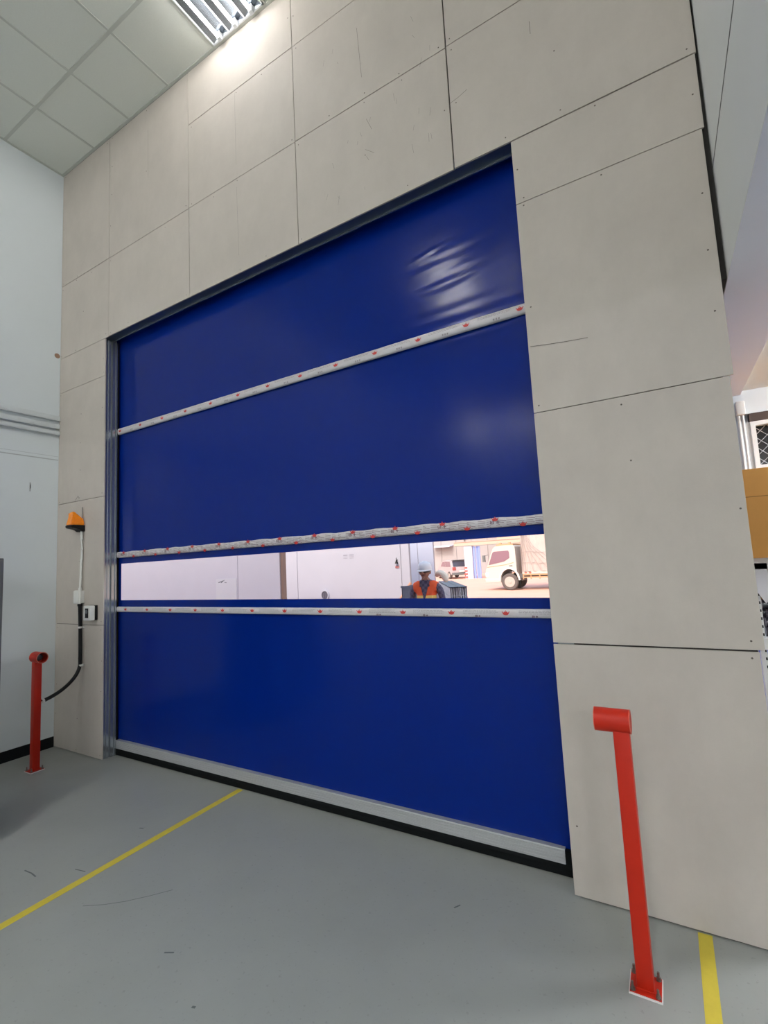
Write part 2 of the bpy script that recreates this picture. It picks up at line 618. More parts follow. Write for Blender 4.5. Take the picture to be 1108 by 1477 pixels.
def troffer(c_, r_, label, m_tube):
    x0, x1 = gx[c_] + .012, gx[c_ + 1] - .012
    y1, y0 = gy[r_] - (.026 if r_ == 0 else .012), gy[r_ + 2] + .012
    T = empty('ceiling_light', ((x0 + x1) / 2, (y0 + y1) / 2, H), label, 'light', 'fluorescent lights in the ceiling')
    h = NB()
    zt = H + 0.03
    box(h, x0, x0 + .012, y0, y1, H - .004, zt)
    box(h, x1 - .012, x1, y0, y1, H - .004, zt)
    box(h, x0, x1, y0, y0 + .012, H - .004, zt)
    box(h, x0, x1, y1 - .012, y1, H - .004, zt)
    box(h, x0, x1, y0, y1, zt, zt + .004)
    obj('housing', h, M_lamp, T, smooth=False)
    n = 3
    wd = (x1 - x0 - .024) / n
    for i in range(n):
        xa = x0 + .012 + wd * i
        xc = xa + wd / 2
        # curved reflector with two wings per tube
        rf = NB()
        prof = []
        for q in range(9):
            tq = q / 8
            prof.append((xa + .006 + (wd - .012) * tq, zt - 0.002 - 0.030 * (abs(2 * tq - 1)) ** 2))
        up = [(x, z + .0015) for x, z in reversed(prof)]
        prism(rf, prof + up, 'y', y0 + .014, y1 - .014)
        obj('reflector', rf, M_refl, T)
        if i < n - 1:
            lv = NB()
            box(lv, xa + wd - .004, xa + wd + .004, y0 + .012, y1 - .012, H - .012, zt - .004)
            obj('louvre', lv, M_lamp, T, smooth=False)
        tb = NB()
        cyl(tb, (xc, y0 + .05, H - .022), (xc, y1 - .05, H - .022), .0135, n=16)
        tu = obj('tube', tb, m_tube, T)
        for ye, s_ in ((y0 + .05, -1), (y1 - .05, 1)):
            e = NB()
            box(e, xc - .018, xc + .018, min(ye, ye + s_ * .036), max(ye, ye + s_ * .036), H - .038, zt - .006, bev=.003)
            obj('lamp_holder', e, M_lamp, tu, smooth=False)


for c_, r_ in lights:
    if r_ == 0:
        lb = 'fluorescent light set in the ceiling tiles against the board wall'
    else:
        side = {0: 'added unseen by the left wall', 4: 'in line with the front one', 8: 'added unseen by the bulkhead'}[c_]
        lb = 'ceiling light %s, %s row behind the viewer' % (side, {6: 'first', 9: 'second', 12: 'third', 15: 'fourth', 18: 'fifth', 20: 'last'}[r_])
    troffer(c_, r_, lb, M_tubel0 if r_ == 0 else M_tubel)


def added_batten(x, y0, y1, z, label, m_tube):  # added lamps, all out of view, that brighten bay, soffit and left wall
    B = empty('added_strip_light', (x, (y0 + y1) / 2, z), label, 'light', 'added strip lights under the bay ceiling')
    q = NB()
    box(q, x - .05, x + .05, y0, y1, z - .05, z, bev=.005)
    obj('housing', q, M_lamp, B)
    for dx in (-.035, .035):
        q = NB()
        cyl(q, (x + dx, y0 + .04, z - .075), (x + dx, y1 - .04, z - .075), .013, n=12)
        tb = obj('tube', q, m_tube, B)
        for ye in (y0, y1 - .04):
            q = NB()
            box(q, x + dx - .016, x + dx + .016, ye, ye + .04, z - .09, z - .048, bev=.003)
            obj('lamp_holder', q, M_lamp, tb, smooth=False)


for y, nm, mt_ in ((1.3, 'behind the board wall', M_tubel1), (-5.2, 'second from the shelf', M_tubel2), (-8.6, 'third from the shelf', M_tubel2), (-12.0, 'farthest back', M_tubel2)):
    added_batten(7.6, y - .6, y + .6, 2.93, 'added unseen strip light under the low bay ceiling, ' + nm, mt_)



# ------------------------------------------------------------------ roll-up door
door = empty('door_1', (2.9, 0.14, 0.0), 'blue PVC rapid roll-up door with a clear strip and three white film-wrapped bars', 'door', kind='structure')
# left guide: stepped steel profile seen along its side
prof = [(0.776, 0.0125), (0.850, 0.0125), (0.850, 0.040), (0.857, 0.0405), (0.857, 0.062), (0.846, 0.066), (0.846, 0.074),
        (0.866, 0.0745), (0.866, 0.100), (0.857, 0.104), (0.857, 0.112), (0.868, 0.1125), (0.868, 0.124), (0.835, 0.124), (0.835, 0.140), (0.776, 0.140)]
for mirror in (False, True):
    gq = NB()
    pp = prof if not mirror else [(5.826 - x, y) for x, y in reversed(prof)]
    prism(gq, pp, 'z', 0.002, 4.04)
    gc = obj('guide_rail', gq, M_galv, door, smooth=False)
    sl_ = NB()
    a, b_ = (0.776, 0.80) if not mirror else (5.03, 5.054)
    box(sl_, a, b_, 0.18, 0.205, 0.002, 4.20)  # outer flange, added to stop daylight leaking beside the curtain
    box(sl_, a, a + .01 if not mirror else b_, 0.139, 0.181, 0.002, 4.04) if not mirror else box(sl_, b_ - .01, b_, 0.139, 0.181, 0.002, 4.04)
    box(sl_, *((0.836, 0.866) if not mirror else (4.96, 4.99)), 0.125, 0.145, 0.002, 4.04)
    obj('guide_seal', sl_, M_rub, gc, smooth=False)
hd = NB()
box(hd, 0.776, 5.052, 0.0125, 0.085, ZT + .002, 4.124)
header = obj('header_beam', hd, M_hdr, door, smooth=False)
hl = NB()
box(hl, 0.87, 5.052, 0.085, 0.094, ZT - .012, 4.124)
obj('header_lip', hl, M_galv, header, smooth=False)
hc = NB()
box(hc, 0.776, 5.052, 0.235, 0.255, 4.06, 4.4)  # unseen closing box, added to keep daylight from leaking over the curtain
box(hc, 0.776, 5.052, 0.095, 0.255, 4.24, 4.26)
obj('header_light_block', hc, M_rub, header, smooth=False)

YC = 0.16


def wrinkle(x, z):
    """relief of the hanging PVC sheet in metres"""
    v = 0.0022 * math.sin(1.5 * x + 0.7 * z) * math.sin(1.1 * z + 0.4)
    # bulge towards the guides
    v += 0.010 * math.exp(-((x - 5.0) / 0.16) ** 2)
    v += 0.004 * math.exp(-((x - 0.82) / 0.12) ** 2)
    # creases above the upper bar near the right end
    env = math.exp(-((x - 4.45) / 0.30) ** 2 - ((z - 3.52) / 0.17) ** 2)
    for (fz, ph, sl2, am) in ((52, 0.2, 0.12, 0.00075), (83, 1.3, 0.05, 0.00045), (34, 2.2, 0.2, 0.0010)):
        v += am * env * math.sin(fz * (z - 3.3 - sl2 * (x - 4.4)) + ph + 1.3 * math.sin(4.3 * x + ph))
    # dent streak
    v += 0.0022 * math.exp(-((x - 4.33 - 2 * (z - 3.70)) / 0.06) ** 2 - ((z - 3.70 - .1 * (x - 4.33)) / 0.012) ** 2)
    # soft folds below the bars
    for zb, a in ((3.07, 0.0009), (1.84, 0.0006), (3.15, 0.0006)):
        d = zb - z
        if -0.3 < d < 0.5:
            v += a * math.exp(-abs(d) * 6) * math.sin(9 * x + 3 * math.sin(2.3 * x)) * (0.4 + x / 6)
            v += 0.0005 * math.exp(-abs(d) * 7) * math.sin(70 * d) * math.exp(-((x - 4.5) / .6) ** 2)
    return v


def sheet(name, x0, x1, z0, z1, dx, dz, m, hole=None, rail=0.0008):
    bm = NB()
    nx, nz_ = max(1, round((x1 - x0) / dx)), max(1, round((z1 - z0) / dz))
    xs = [x0 + (x1 - x0) * i / nx for i in range(nx + 1)]
    zs = [z0 + (z1 - z0) * i / nz_ for i in range(nz_ + 1)]
    vs = [[bm.verts.new((x, YC - wrinkle(x, z), z)) for x in xs] for z in zs]
    for k in range(nz_):
        for i in range(nx):
            bm.faces.new((vs[k][i], vs[k][i + 1], vs[k + 1][i + 1], vs[k + 1][i]))
    o = obj(name, bm, m, door, smooth=True, angle=180)
    return o


CX0, CX1 = 0.80, 5.0
WX0, WX1, WZ0, WZ1 = 0.893, 4.965, 1.436, 1.790
sheet('curtain_panel', CX0, CX1, 3.10, 4.235, 0.016, 0.012, M_pvc)
sheet('curtain_panel', CX0, CX1, 1.87, 3.10, 0.022, 0.02, M_pvc)
sheet('curtain_panel', CX0, CX1, WZ1 - .001, 1.87, 0.022, 0.02, M_pvc)
sheet('curtain_panel', CX0, CX1, 1.35, WZ0 + .001, 0.022, 0.02, M_pvc)
sheet('curtain_panel', CX0, CX1, 0.10, 1.35, 0.022, 0.025, M_pvc)
sheet('curtain_edge', CX0, WX0, WZ0, WZ1, 0.02, 0.03, M_pvc)
sheet('curtain_edge', WX1, CX1, WZ0, WZ1, 0.02, 0.03, M_pvc)
cw = NB()
vs = [cw.verts.new(p) for p in ((WX0 - .02, YC + .004, WZ0 - .02), (WX1 + .02, YC + .004, WZ0 - .02), (WX1 + .02, YC + .004, WZ1 + .02), (WX0 - .02, YC + .004, WZ1 + .02))]
cw.faces.new(vs)
obj('clear_window', cw, M_clear, door, smooth=False)


def crown_mesh(wd=0.040, ht=0.019):
    """small red crown: oval band, three points with balls"""
    bm = NB()
    pts = [(-.5, .05), (-.62, .62), (-.34, .50), (-.14, .90), (0, .66), (.14, .90), (.34, .50), (.62, .62), (.5, .05), (.34, -.20), (0, -.30), (-.34, -.20)]
    v = [bm.verts.new((x * wd * .8, 0, (z - .35) * ht)) for x, z in pts]
    c0 = bm.verts.new((0, 0, -.1 * ht))
    for i in range(len(v)):
        bm.faces.new((c0, v[i], v[(i + 1) % len(v)]))
    for cx, cz in ((-.62, .68), (0, 1.0), (.62, .68)):
        r = .09
        q = [bm.verts.new((cx * wd * .8 + r * wd * math.cos(a * PI / 3), -.0001, (cz - .35) * ht + 1.6 * r * ht * math.sin(a * PI / 3))) for a in range(6)]
        bm.faces.new(q)
    me = bpy.data.meshes.new('crown_mark')
    bm.to_mesh(me)
    bm.free()
    me.materials.append(M_red)
    return me


CROWN = crown_mesh()


def wind_bar(z0, z1, crowns, style, label):
    zc = (z0 + z1) / 2
    bm = NB()
    nx = 150
    hz = (z1 - z0) / 2
    rows = []
    prof = [(-1.0, .001), (-.96, -.012), (-.75, -.018), (0, -.021), (.75, -.018), (.96, -.012), (1.0, .001)]
    for i in range(nx + 1):
        x = 0.845 + (4.995 - 0.845) * i / nx
        wv = (0.0025 * math.sin(x * 23 + math.sin(7 * x)) + rnd.uniform(-.0012, .0012)) if style == 2 else rnd.uniform(-.0004, .0004)
        rows.append([bm.verts.new((x, YC + d - 0.012 + (rnd.uniform(-.0012, .0012) if style == 2 and abs(q) < .9 else 0), zc + q * (hz + wv * .6) + wv * .5)) for q, d in prof])
    for a, b_ in zip(rows, rows[1:]):
        for k in range(len(prof) - 1):
            bm.faces.new((a[k], b_[k], b_[k + 1], a[k + 1]))
    for r_ in (rows[0], rows[-1]):
        bm.faces.new(r_)
    for a, b_ in zip(rows, rows[1:]):
        bm.faces.new((a[0], a[-1], b_[-1], b_[0]))
    bar = obj('wind_bar', bm, M_film, door, angle=60)
    bar['label'] = label
    yf = YC - 0.0355
    for x, dz in crowns:
        o = bpy.data.objects.new('crown_mark', CROWN)
        COL.objects.link(o)
        o.parent = bar
        o.location = Vector((x, yf, zc + dz)) - wloc(bar)
    # lines of fine print between the crowns
    tx = NB()
    def dash(x, z, l, h, sk=0.0):
        tx.faces.new([tx.verts.new(p) for p in ((x, yf, z), (x + l, yf, z + sk), (x + l, yf, z + h + sk), (x, yf, z + h))])
    if style == 2:
        x = 0.88
        while x < 4.93:
            for k in range(4):
                dash(x, z0 + .010 + k * .011, .020 + rnd.random() * .05, .0022, sk=-.008)
            x += .05 + rnd.random() * .02
    else:
        for x, dz in crowns:
            a = x + .075
            for k in range(3 if style == 3 else 2):
                q = a
                while q < x + .27:
                    l = rnd.uniform(.006, .02)
                    dash(q, zc + .014 - k * .008, l, .0022)
                    q += l + .004
            if style == 1:
                for e in range(3):
                    dash(x + .17 + e * .016, z0 + .006, .010, .012)
    tag(obj('fine_print', tx, M_print2 if style == 2 else M_print, bar, smooth=False), kind='stuff')
    if style in (2, 3):
        # small square and cross symbols
        sy = NB()
        xs = [0.95 + .335 * k for k in range(12)] if style == 2 else [3.82, 4.16, 4.50, 4.83]
        for x in xs:
            zz = zc + .002 if style == 2 else z0 + .010
            k_ = 1.0 if style == 2 else .55
            for dx in (0, .036 * k_):
                if dx == 0:
                    for e in (-1, 1):
                        box(sy, x + e * .009 * k_ - .002, x + e * .009 * k_ + .002, yf - .0003, yf, zz - .009 * k_, zz + .009 * k_)
                        box(sy, x - .009 * k_, x + .009 * k_, yf - .0003, yf, zz + e * .009 * k_ - .0012, zz + e * .009 * k_ + .0012)
                    box(sy, x - .003 * k_, x + .003 * k_, yf - .0003, yf, zz - .004 * k_, zz + .004 * k_)
                else:
                    box(sy, x + dx - .002, x + dx + .002, yf - .0003, yf, zz - .010 * k_, zz + .010 * k_)
                    box(sy, x + dx - .010 * k_, x + dx + .010 * k_, yf - .0003, yf, zz - .002, zz + .002)
        tag(obj('handling_marks', sy, M_print2, bar, smooth=False), kind='stuff')
    return bar


wind_bar(3.080, 3.142, [(0.911 + .332 * k, 0.0) for k in range(13)], 1, 'upper white film-wrapped bar with small red crowns')
wind_bar(1.846, 1.902, [(0.98 + .334 * k, .020) for k in range(12)] + [(1.14 + .334 * k, -.021) for k in range(12)], 2, 'middle white film-wrapped bar, film crumpled, just above the clear strip')
wind_bar(1.326, 1.376, [(1.013 + .333 * k, .003) for k in range(12)], 3, 'lowest white film-wrapped bar with evenly spaced red crowns')

# aluminium bottom bar with grooves, rubber foot
ab = NB()
zb0, zb1 = 0.066, 0.140
pr = [(0.165, zb0), (0.124, zb0)]
ng = 4
for k in range(ng):
    za = zb0 + (zb1 - zb0 - .01) * k / ng
    zb_ = zb0 + (zb1 - zb0 - .01) * (k + 1) / ng
    pr += [(0.124, za + .002), (0.124, zb_ - .004), (0.126, zb_ - .003), (0.126, zb_)]
pr += [(0.124, zb1 - .009), (0.122, zb1 - .006), (0.124, zb1), (0.165, zb1)]
prism(ab, pr, 'x', 0.872, 4.893)
bar = obj('bottom_bar', ab, M_alu, door, smooth=False)
ec = NB()
box(ec, 0.846, 0.8715, 0.126, 0.162, 0.060, 0.135)
box(ec, 4.8935, 4.925, 0.128, 0.162, 0.050, 0.132)
obj('end_cap', ec, M_rub, bar, smooth=False)
rs = NB()
prism(rs, [(0.166, 0.066), (0.128, 0.066), (0.124, 0.045), (0.126, 0.012), (0.133, 0.0035), (0.160, 0.0035), (0.168, 0.012)], 'x', 0.846, 4.93)
obj('rubber_seal', rs, M_rub, door, smooth=False)

# ------------------------------------------------------------------ bollards
M_rim = mat('worn_rim_paint', srgb(206, 104, 84), 0.5)


def bollard(name, cx, cy, tube_dir, label, zc, rt):
    B = empty(name, (cx, cy, 0), label, 'bollard', 'red photocell posts')
    pl = NB()
    box(pl, cx - .057, cx + .057, cy - .057, cy + .057, 0.0, 0.006)
    plate = obj('base_plate', pl, M_edge, B, smooth=False)
    pt = NB()
    box(pt, cx - .0535, cx + .0535, cy - .0535, cy + .0535, 0.0058, 0.0085)
    obj('painted_top', pt, M_paint, plate, smooth=False)
    for sx in (-1, 1):
        for sy in (-1, 1):
            a = NB()
            x, y = cx + sx * .043, cy + sy * .043
            cyl(a, (x, y, .008), (x, y, .011), .0095, n=14)
            cyl(a, (x, y, .011), (x, y, .020), .0075, n=6)
            cyl(a, (x, y, .020), (x, y, .038), .0045, n=10)
            obj('anchor_bolt', a, M_bolt, plate, smooth=False)
    po = NB()
    ztop = zc - rt * .72
    box(po, cx - .0295, cx + .0295, cy - .0295, cy + .0295, 0.008, ztop + .012, bev=.004)
    obj('post', po, M_paint, B)
    wd = NB()
    for q in range(1):
        box(wd, cx - .033, cx + .033, cy - .033, cy + .033, 0.0085, 0.0125, bev=.0015)
    obj('weld_bead', wd, M_paint, B)
    x0 = cx - tube_dir * .036
    x1 = cx + tube_dir * .096
    hp = NB()
    pipe(hp, (x0, cy, zc), (x1, cy, zc), rt, rt - .004, n=36)
    hood = obj('tube_hood', hp, M_paint, B)
    cp = NB()
    cyl(cp, (x0 + tube_dir * .001, cy, zc), (x0 + tube_dir * .006, cy, zc), rt - .0035, n=32)
    obj('back_disc', cp, M_paint, hood)
    for xe in (x0, x1):
        rim = NB()
        pipe(rim, (xe - .0012, cy, zc), (xe + .0012, cy, zc), rt + .0006, rt - .0045, n=36)
        obj('worn_rim', rim, M_rim, hood)
    ph = NB()
    cyl(ph, (x0 + tube_dir * .012, cy, zc), (x0 + tube_dir * .075, cy, zc), rt * .62, n=24)
    pc = obj('photocell', ph, M_blk, B)
    le = NB()
    lathe(le, [(rt * .5, tube_dir * .0755), (rt * .46, tube_dir * .080), (rt * .2, tube_dir * .083)], (x0, cy, zc), n=20, axis='x')
    obj('lens', le, mat('smoked_lens', srgb(70, 66, 70), 0.12, spec=0.7), pc)
    br = NB()
    box(br, min(x0 + tube_dir * .03, x0 + tube_dir * .05), max(x0 + tube_dir * .03, x0 + tube_dir * .05), cy - rt + .004, cy + rt - .004, zc - .006, zc + .006)
    obj('bracket', br, M_bolt, pc, smooth=False)
    return B


bollard('photocell_post', 5.272, -0.400, -1, 'red-orange photocell post bolted to the floor in front of the right pier', 0.990, 0.046)
bollard('photocell_post', 0.500, -0.385, 1, 'red-orange photocell post in the left corner, black cable joined to it', 0.980, 0.048)

# ------------------------------------------------------------------ beacon, conduit, box, cable, switch on the left pier
BX = 0.485
bc = empty('warning_beacon', (BX, 0, 2.15), 'amber wedge-shaped warning beacon on a black base, on the left pier', 'beacon')
lens = NB()
# profile in (y, z): tall at the front, sloping to the wall
lp = [(-0.006, 2.190), (-0.006, 2.240), (-0.020, 2.250), (-0.088, 2.322), (-0.098, 2.324), (-0.106, 2.312), (-0.130, 2.190)]
prism(lens, lp, 'x', BX - .052, BX + .052)
bmesh.ops.bevel(lens, geom=[e for e in lens.edges], offset=.006, segments=2, affect='EDGES')
for v in lens.verts:      # the lens narrows upwards
    v.co.x = BX + (v.co.x - BX) * (1 - .42 * max(0, v.co.z - 2.19) / .135)
lo = obj('amber_lens', lens, M_amber, bc)
rb = NB()
for k in range(7):
    y = -0.022 - k * .0145
    zt_ = 2.242 + max(0, (-y - .02)) * .8
    wx = lambda z: .0525 * (1 - .42 * (z - 2.19) / .135)
    for sg in (-1, 1):
        q_ = [Vector((BX + sg * (wx(z) + e), yy, z)) for z in (2.196, zt_) for yy in (y - .0025, y + .0025) for e in (-.002, .0015)]
        vs = [rb.verts.new(v) for v in q_]
        for f in [(0, 1, 3, 2), (4, 6, 7, 5), (0, 4, 5, 1), (2, 3, 7, 6), (0, 2, 6, 4), (1, 5, 7, 3)]:
            rb.faces.new([vs[i] for i in f])
tag(obj('lens_ribs', rb, M_amber, lo, smooth=False), kind='stuff')
bb = NB()
prism(bb, [(-0.001, 2.128), (-0.001, 2.191), (-0.132, 2.191), (-0.132, 2.168), (-0.118, 2.160), (-0.05, 2.152), (-0.03, 2.128)], 'x', BX - .056, BX + .056)
bmesh.ops.bevel(bb, geom=[e for e in bb.edges], offset=.004, segments=2, affect='EDGES')
obj('base', bb, M_blk, bc)
an = NB()
cyl(an, (BX + .03, -0.018, 2.230), (BX + .03, -0.018, 2.372), .0042, n=10)
cyl(an, (BX + .03, -0.018, 2.235), (BX + .03, -0.018, 2.265), .008, .006, n=10)
obj('antenna', an, mat('antenna_grey', srgb(110, 110, 108), 0.5), bc)

cd = NB()
tube(cd, [(0.512, -.020, 2.132), (0.516, -.020, 2.05), (0.519, -.018, 1.95), (0.514, -.018, 1.85), (0.508, -.020, 1.75), (0.507, -.022, 1.65), (0.506, -.024, 1.575)], .0105, n=14)
tag(obj('white_conduit', cd, M_white), 'thin white conduit running down from the amber beacon', 'conduit')
jb = empty('junction_box', (0.505, 0, 1.42), 'small white junction box between white conduit and black cable', 'box')
q = NB()
box(q, 0.455, 0.545, -.062, -.0005, 1.425, 1.548, bev=.006)
obj('body', q, M_white, jb)
q = NB()
box(q, 0.451, 0.549, -.050, -.036, 1.421, 1.552, bev=.004)
obj('lid_seam', q, M_white, jb)
q = NB()
cyl(q, (0.506, -.024, 1.547), (0.506, -.024, 1.578), .020, .013, n=18)
obj('top_gland', q, M_white, jb)
q = NB()
cyl(q, (0.512, -.028, 1.398), (0.512, -.028, 1.426), .021, n=18)
obj('bottom_gland', q, M_blk, jb)

# black cable: down the board then swinging across to the left post
pts = [(0.512, -.028, 1.405), (0.516, -.026, 1.30), (0.520, -.025, 1.15), (0.524, -.025, 0.98), (0.527, -.026, 0.86)]
p0, p1, p2, p3 = Vector((0.527, -.026, .86)), Vector((.53, -.03, .72)), Vector((0.535, -.20, .615)), Vector((0.532, -.352, 0.588))
for k in range(1, 15):
    tt = k / 14
    pts.append(tuple((1 - tt) ** 3 * p0 + 3 * (1 - tt) ** 2 * tt * p1 + 3 * (1 - tt) * tt ** 2 * p2 + tt ** 3 * p3))
cb = NB()
tube(cb, pts, .0165, n=14)
# corrugation rings
cable = tag(obj('black_cable', cb, M_blk), 'black corrugated cable sweeping from the junction box to the left post', 'cable')
for (z, x) in ((1.195, .519), (0.835, .528)):
    c_ = NB()
    cyl(c_, (x, -.0255, z - .009), (x, -.0255, z + .009), .0185, n=16)
    box(c_, x - .006, x + .03, -.012, -.0005, z - .008, z + .008)
    obj('cable_clip', c_, M_white, cable)
c_ = NB()
cyl(c_, (0.533, -.334, 0.590), (0.532, -.352, 0.588), .0195, n=16)
obj('cable_gland', c_, M_white, cable)

# push switch beside the box
sw_ = empty('wall_switch', (0.715, 0, 1.265), 'white and black door switch on the left pier beside the steel guide', 'switch')
q = NB()
box(q, 0.655, 0.775, -.026, -.0005, 1.268, 1.405, bev=.004)
obj('back_plate', q, M_blk, sw_)
q = NB()
box(q, 0.655, 0.775, -.072, -.026, 1.268, 1.405, bev=.007)
obj('housing', q, M_white, sw_)
q = NB()
box(q, 0.690, 0.745, -.0745, -.0715, 1.292, 1.382, bev=.001)
pb = obj('sensor_panel', q, M_blk, sw_)
q = NB()
lathe(q, [(.018, 0), (.018, -.004), (.012, -.006)], (0.7175, -.0742, 1.35), n=18, axis='y')
obj('button', q, M_cab, pb)

# ------------------------------------------------------------------ grey cabinet at the left edge
cb_ = empty('steel_cabinet', (1.25, -1.6, 0), 'dark grey steel cabinet just showing at the left picture edge', 'cabinet')
q = NB()
box(q, 0.9, 1.578, -2.1, -1.080, 0.06, 1.837, bev=.006)
obj('body', q, M_cab, cb_)
q = NB()
box(q, 0.93, 1.55, -2.07, -1.11, 0.0, 0.06)
obj('plinth', q, M_blk, cb_, smooth=False)
for k, (a, b_) in enumerate(((-2.09, -1.595), (-1.585, -1.095))):
    q = NB()
    box(q, 1.5785, 1.6, a, b_, 0.075, 1.82, bev=.004)
    dd = obj('cabinet_door', q, M_cab, cb_)
    q = NB()
    yy = b_ - .06 if k == 0 else a + .06
    box(q, 1.6, 1.615, yy - .012, yy + .012, 0.9, 1.08, bev=.004)
    obj('handle', q, M_blk, dd)

# ------------------------------------------------------------------ side bay: mesh window, shelf, boxes
win = empty('window_1', (7.0, 2.25, 2.27), 'wire-mesh window high in the end wall of the side bay', 'window', kind='structure')
q = NB()
for a in ((6.19, 7.9, 2.27, 2.30), (6.19, 7.9, 2.625, 2.66), (6.19, 6.222, 2.30, 2.625), (7.868, 7.9, 2.30, 2.625), (6.95, 6.985, 2.30, 2.625)):
    box(q, a[0], a[1], 2.215, 2.27, a[2], a[3])
obj('window_frame', q, M_white, win, smooth=False)
q = NB()
box(q, 6.19, 7.9, 2.315, 2.325, 2.28, 2.65)
obj('window_pane', q, mat('dark_glass', srgb(38, 38, 38), 0.15, spec=0.6), win, smooth=False)
q = NB()
pitch = 0.085
for k in range(-6, 22):
    for s_ in (1, -1):
        x = 6.222 + k * pitch
        za, zb_ = 2.30, 2.625
        xa, xb = (x, x + (zb_ - za)) if s_ == 1 else (x + (zb_ - za), x)
        if xb < 6.222 and xa < 6.222 or min(xa, xb) > 7.87:
            continue
        # clip to the frame
        def cl_(xq, zq, x2, z2):
            if xq < 6.222:
                tq = (6.222 - xq) / (x2 - xq)
                return (6.222, zq + (z2 - zq) * tq)
            if xq > 7.868:
                tq = (7.868 - xq) / (x2 - xq)
                return (7.868, zq + (z2 - zq) * tq)
            return (xq, zq)
        A = cl_(xa, za, xb, zb_)
        B = cl_(xb, zb_, xa, za)
        cyl(q, (A[0], 2.285 + .004 * s_, A[1]), (B[0], 2.285 + .004 * s_, B[1]), .0022, n=5)
tag(obj('wire_mesh', q, M_alu, win, smooth=False), kind='stuff')
q = NB()
box(q, 6.19, XR, 2.232, 2.30, 2.662, 2.733)
obj('window_slot', q, mat('slot_brown', srgb(72, 60, 54), 0.8), win, smooth=False)

pjb = empty('conduit_box', (6.14, 2.19, 2.7), 'white conduit box on the bay wall with two conduits below', 'box')
q = NB()
box(q, 6.105, 6.165, 2.165, 2.2295, 2.72, 2.835, bev=.01)
obj('body', q, M_white, pjb)
for x in (6.118, 6.145):
    q = NB()
    cyl(q, (x, 2.205, 0.02), (x, 2.205, 2.725), .0105, n=12)
    obj('conduit', q, M_white, pjb)

# rack holding boxes
RY0, RY1, RX0, RX1 = 1.50, 2.12, 5.985, 8.0
rk = empty('storage_rack', (7.0, 1.9, 0), 'white steel storage rack against the end wall of the side bay', 'rack')
for x in (RX0, RX1 - .05):
    for y in (RY0, RY1 - .05):
        q = NB()
        box(q, x, x + .035, y, y + .045, 0.0, 1.553)
        up = obj('upright', q, M_white, rk, smooth=False)
        hl_ = NB()
        for k in range(28):
            z = .1 + k * .053
            box(hl_, x + .022, x + .031, y - .0012, y, z, z + .018)
        tag(obj('slot_holes', hl_, M_blk, up, smooth=False), kind='stuff')
for z in (0.10, 0.52, 1.02, 1.555):
    q = NB()
    box(q, RX0, RX1, RY0 - .01, RY1, z, z + .018)
    box(q, RX0, RX1, RY0 - .012, RY0 - .002, z - .055, z + .02)
    obj('rack_shelf', q, M_white, rk, smooth=False)


def carton(name, x0, x1, y0, y1, z0, z1, m, label, seam=True, z_line=None):
    C_ = empty(name, ((x0 + x1) / 2, (y0 + y1) / 2, z0), label, 'box')
    q = NB()
    box(q, x0, x1, y0, y1, z0, z1, bev=.004)
    bdy = obj('body', q, m, C_)
    q = NB()
    ym = (y0 + y1) / 2
    box(q, x0 - .001, x1 + .001, ym - .03, ym + .03, z1 - .0002, z1 + .0012)
    obj('tape', q, mat('packing_tape', srgb(196, 160, 104), 0.3), C_, smooth=False)
    if z_line:
        q = NB()
        box(q, x0 + .004, x1 - .004, y0 - .0012, y0 + .001, z_line - .002, z_line + .002)
        obj('crease', q, mat('crease_brown', srgb(150, 100, 44), 0.8), C_, smooth=False)
    return C_


M_or = mat('orange_cardboard', srgb(226, 164, 84), 0.75, noise=0.04, nscale=5)
M_br = mat('brown_cardboard', srgb(150, 108, 66), 0.8, noise=0.1, nscale=9)
carton('cardboard_box', 5.93, 7.35, 1.43, 2.12, 1.576, 2.180, M_or, 'big orange-brown cardboard box on top of the white rack', z_line=1.99)
carton('cardboard_box', 6.03, 6.65, 1.56, 2.06, 1.291, 1.50, M_br, 'smaller brown cardboard box on the middle rack shelf, on the wrapped bundle')
q = NB()
for r_ in range(4):
    for k in range(7):
        zz = 1.0715 + r_ * .0615
        cyl(q, (6.034 + .008 * ((k + r_) % 3), 1.58 + .065 * k + (r_ % 2) * .02, zz), (6.75, 1.58 + .065 * k + (r_ % 2) * .02, zz), .032, n=12)
tag(obj('wrapped_bundle', q, mat('black_stretch_film', srgb(58, 56, 62), 0.2, spec=0.8, noise=0.5, nscale=30)), 'bundle of rods wrapped in shiny black film on the middle rack shelf', 'bundle')
q = NB()
prism(q, [(6.002, 1.54), (6.075, 1.54), (6.075, 1.30), (6.045, 1.27), (6.006, 1.345)], 'y', 1.488, 1.4905)
tag(obj('paper_sheet', q, mat('sheet_white', srgb(226, 224, 226), 0.8), smooth=False), 'white sheet of paper hanging from the top rack shelf below the big cardboard box', 'paper')
# blue crate on the lower shelf
cr_ = empty('plastic_crate', (6.3, 1.8, .539), 'bright blue plastic crate with a white label on the rack, below the wrapped bundle', 'crate')
q = NB()
X0, X1, Y0, Y1, Z0, Z1 = 6.038, 6.62, 1.56, 2.06, .539, .985
for a in ((X0, X1, Y0, Y0 + .012, Z0, Z1), (X0, X1, Y1 - .012, Y1, Z0, Z1), (X0, X0 + .012, Y0, Y1, Z0, Z1), (X1 - .012, X1, Y0, Y1, Z0, Z1), (X0, X1, Y0, Y1, Z0, Z0 + .01)):
    box(q, *a)
M_bl = mat('blue_crate', srgb(30, 70, 225), 0.4)
obj('crate_body', q, M_bl, cr_, smooth=False)
q = NB()
for z in (.62, .80, .955):
    box(q, X0 - .010, X1 + .010, Y0 - .010, Y0, z, z + .02)
    box(q, X0 - .010, X0, Y0, Y1, z, z + .02)
obj('crate_rib', q, M_bl, cr_, smooth=False)
q = NB()
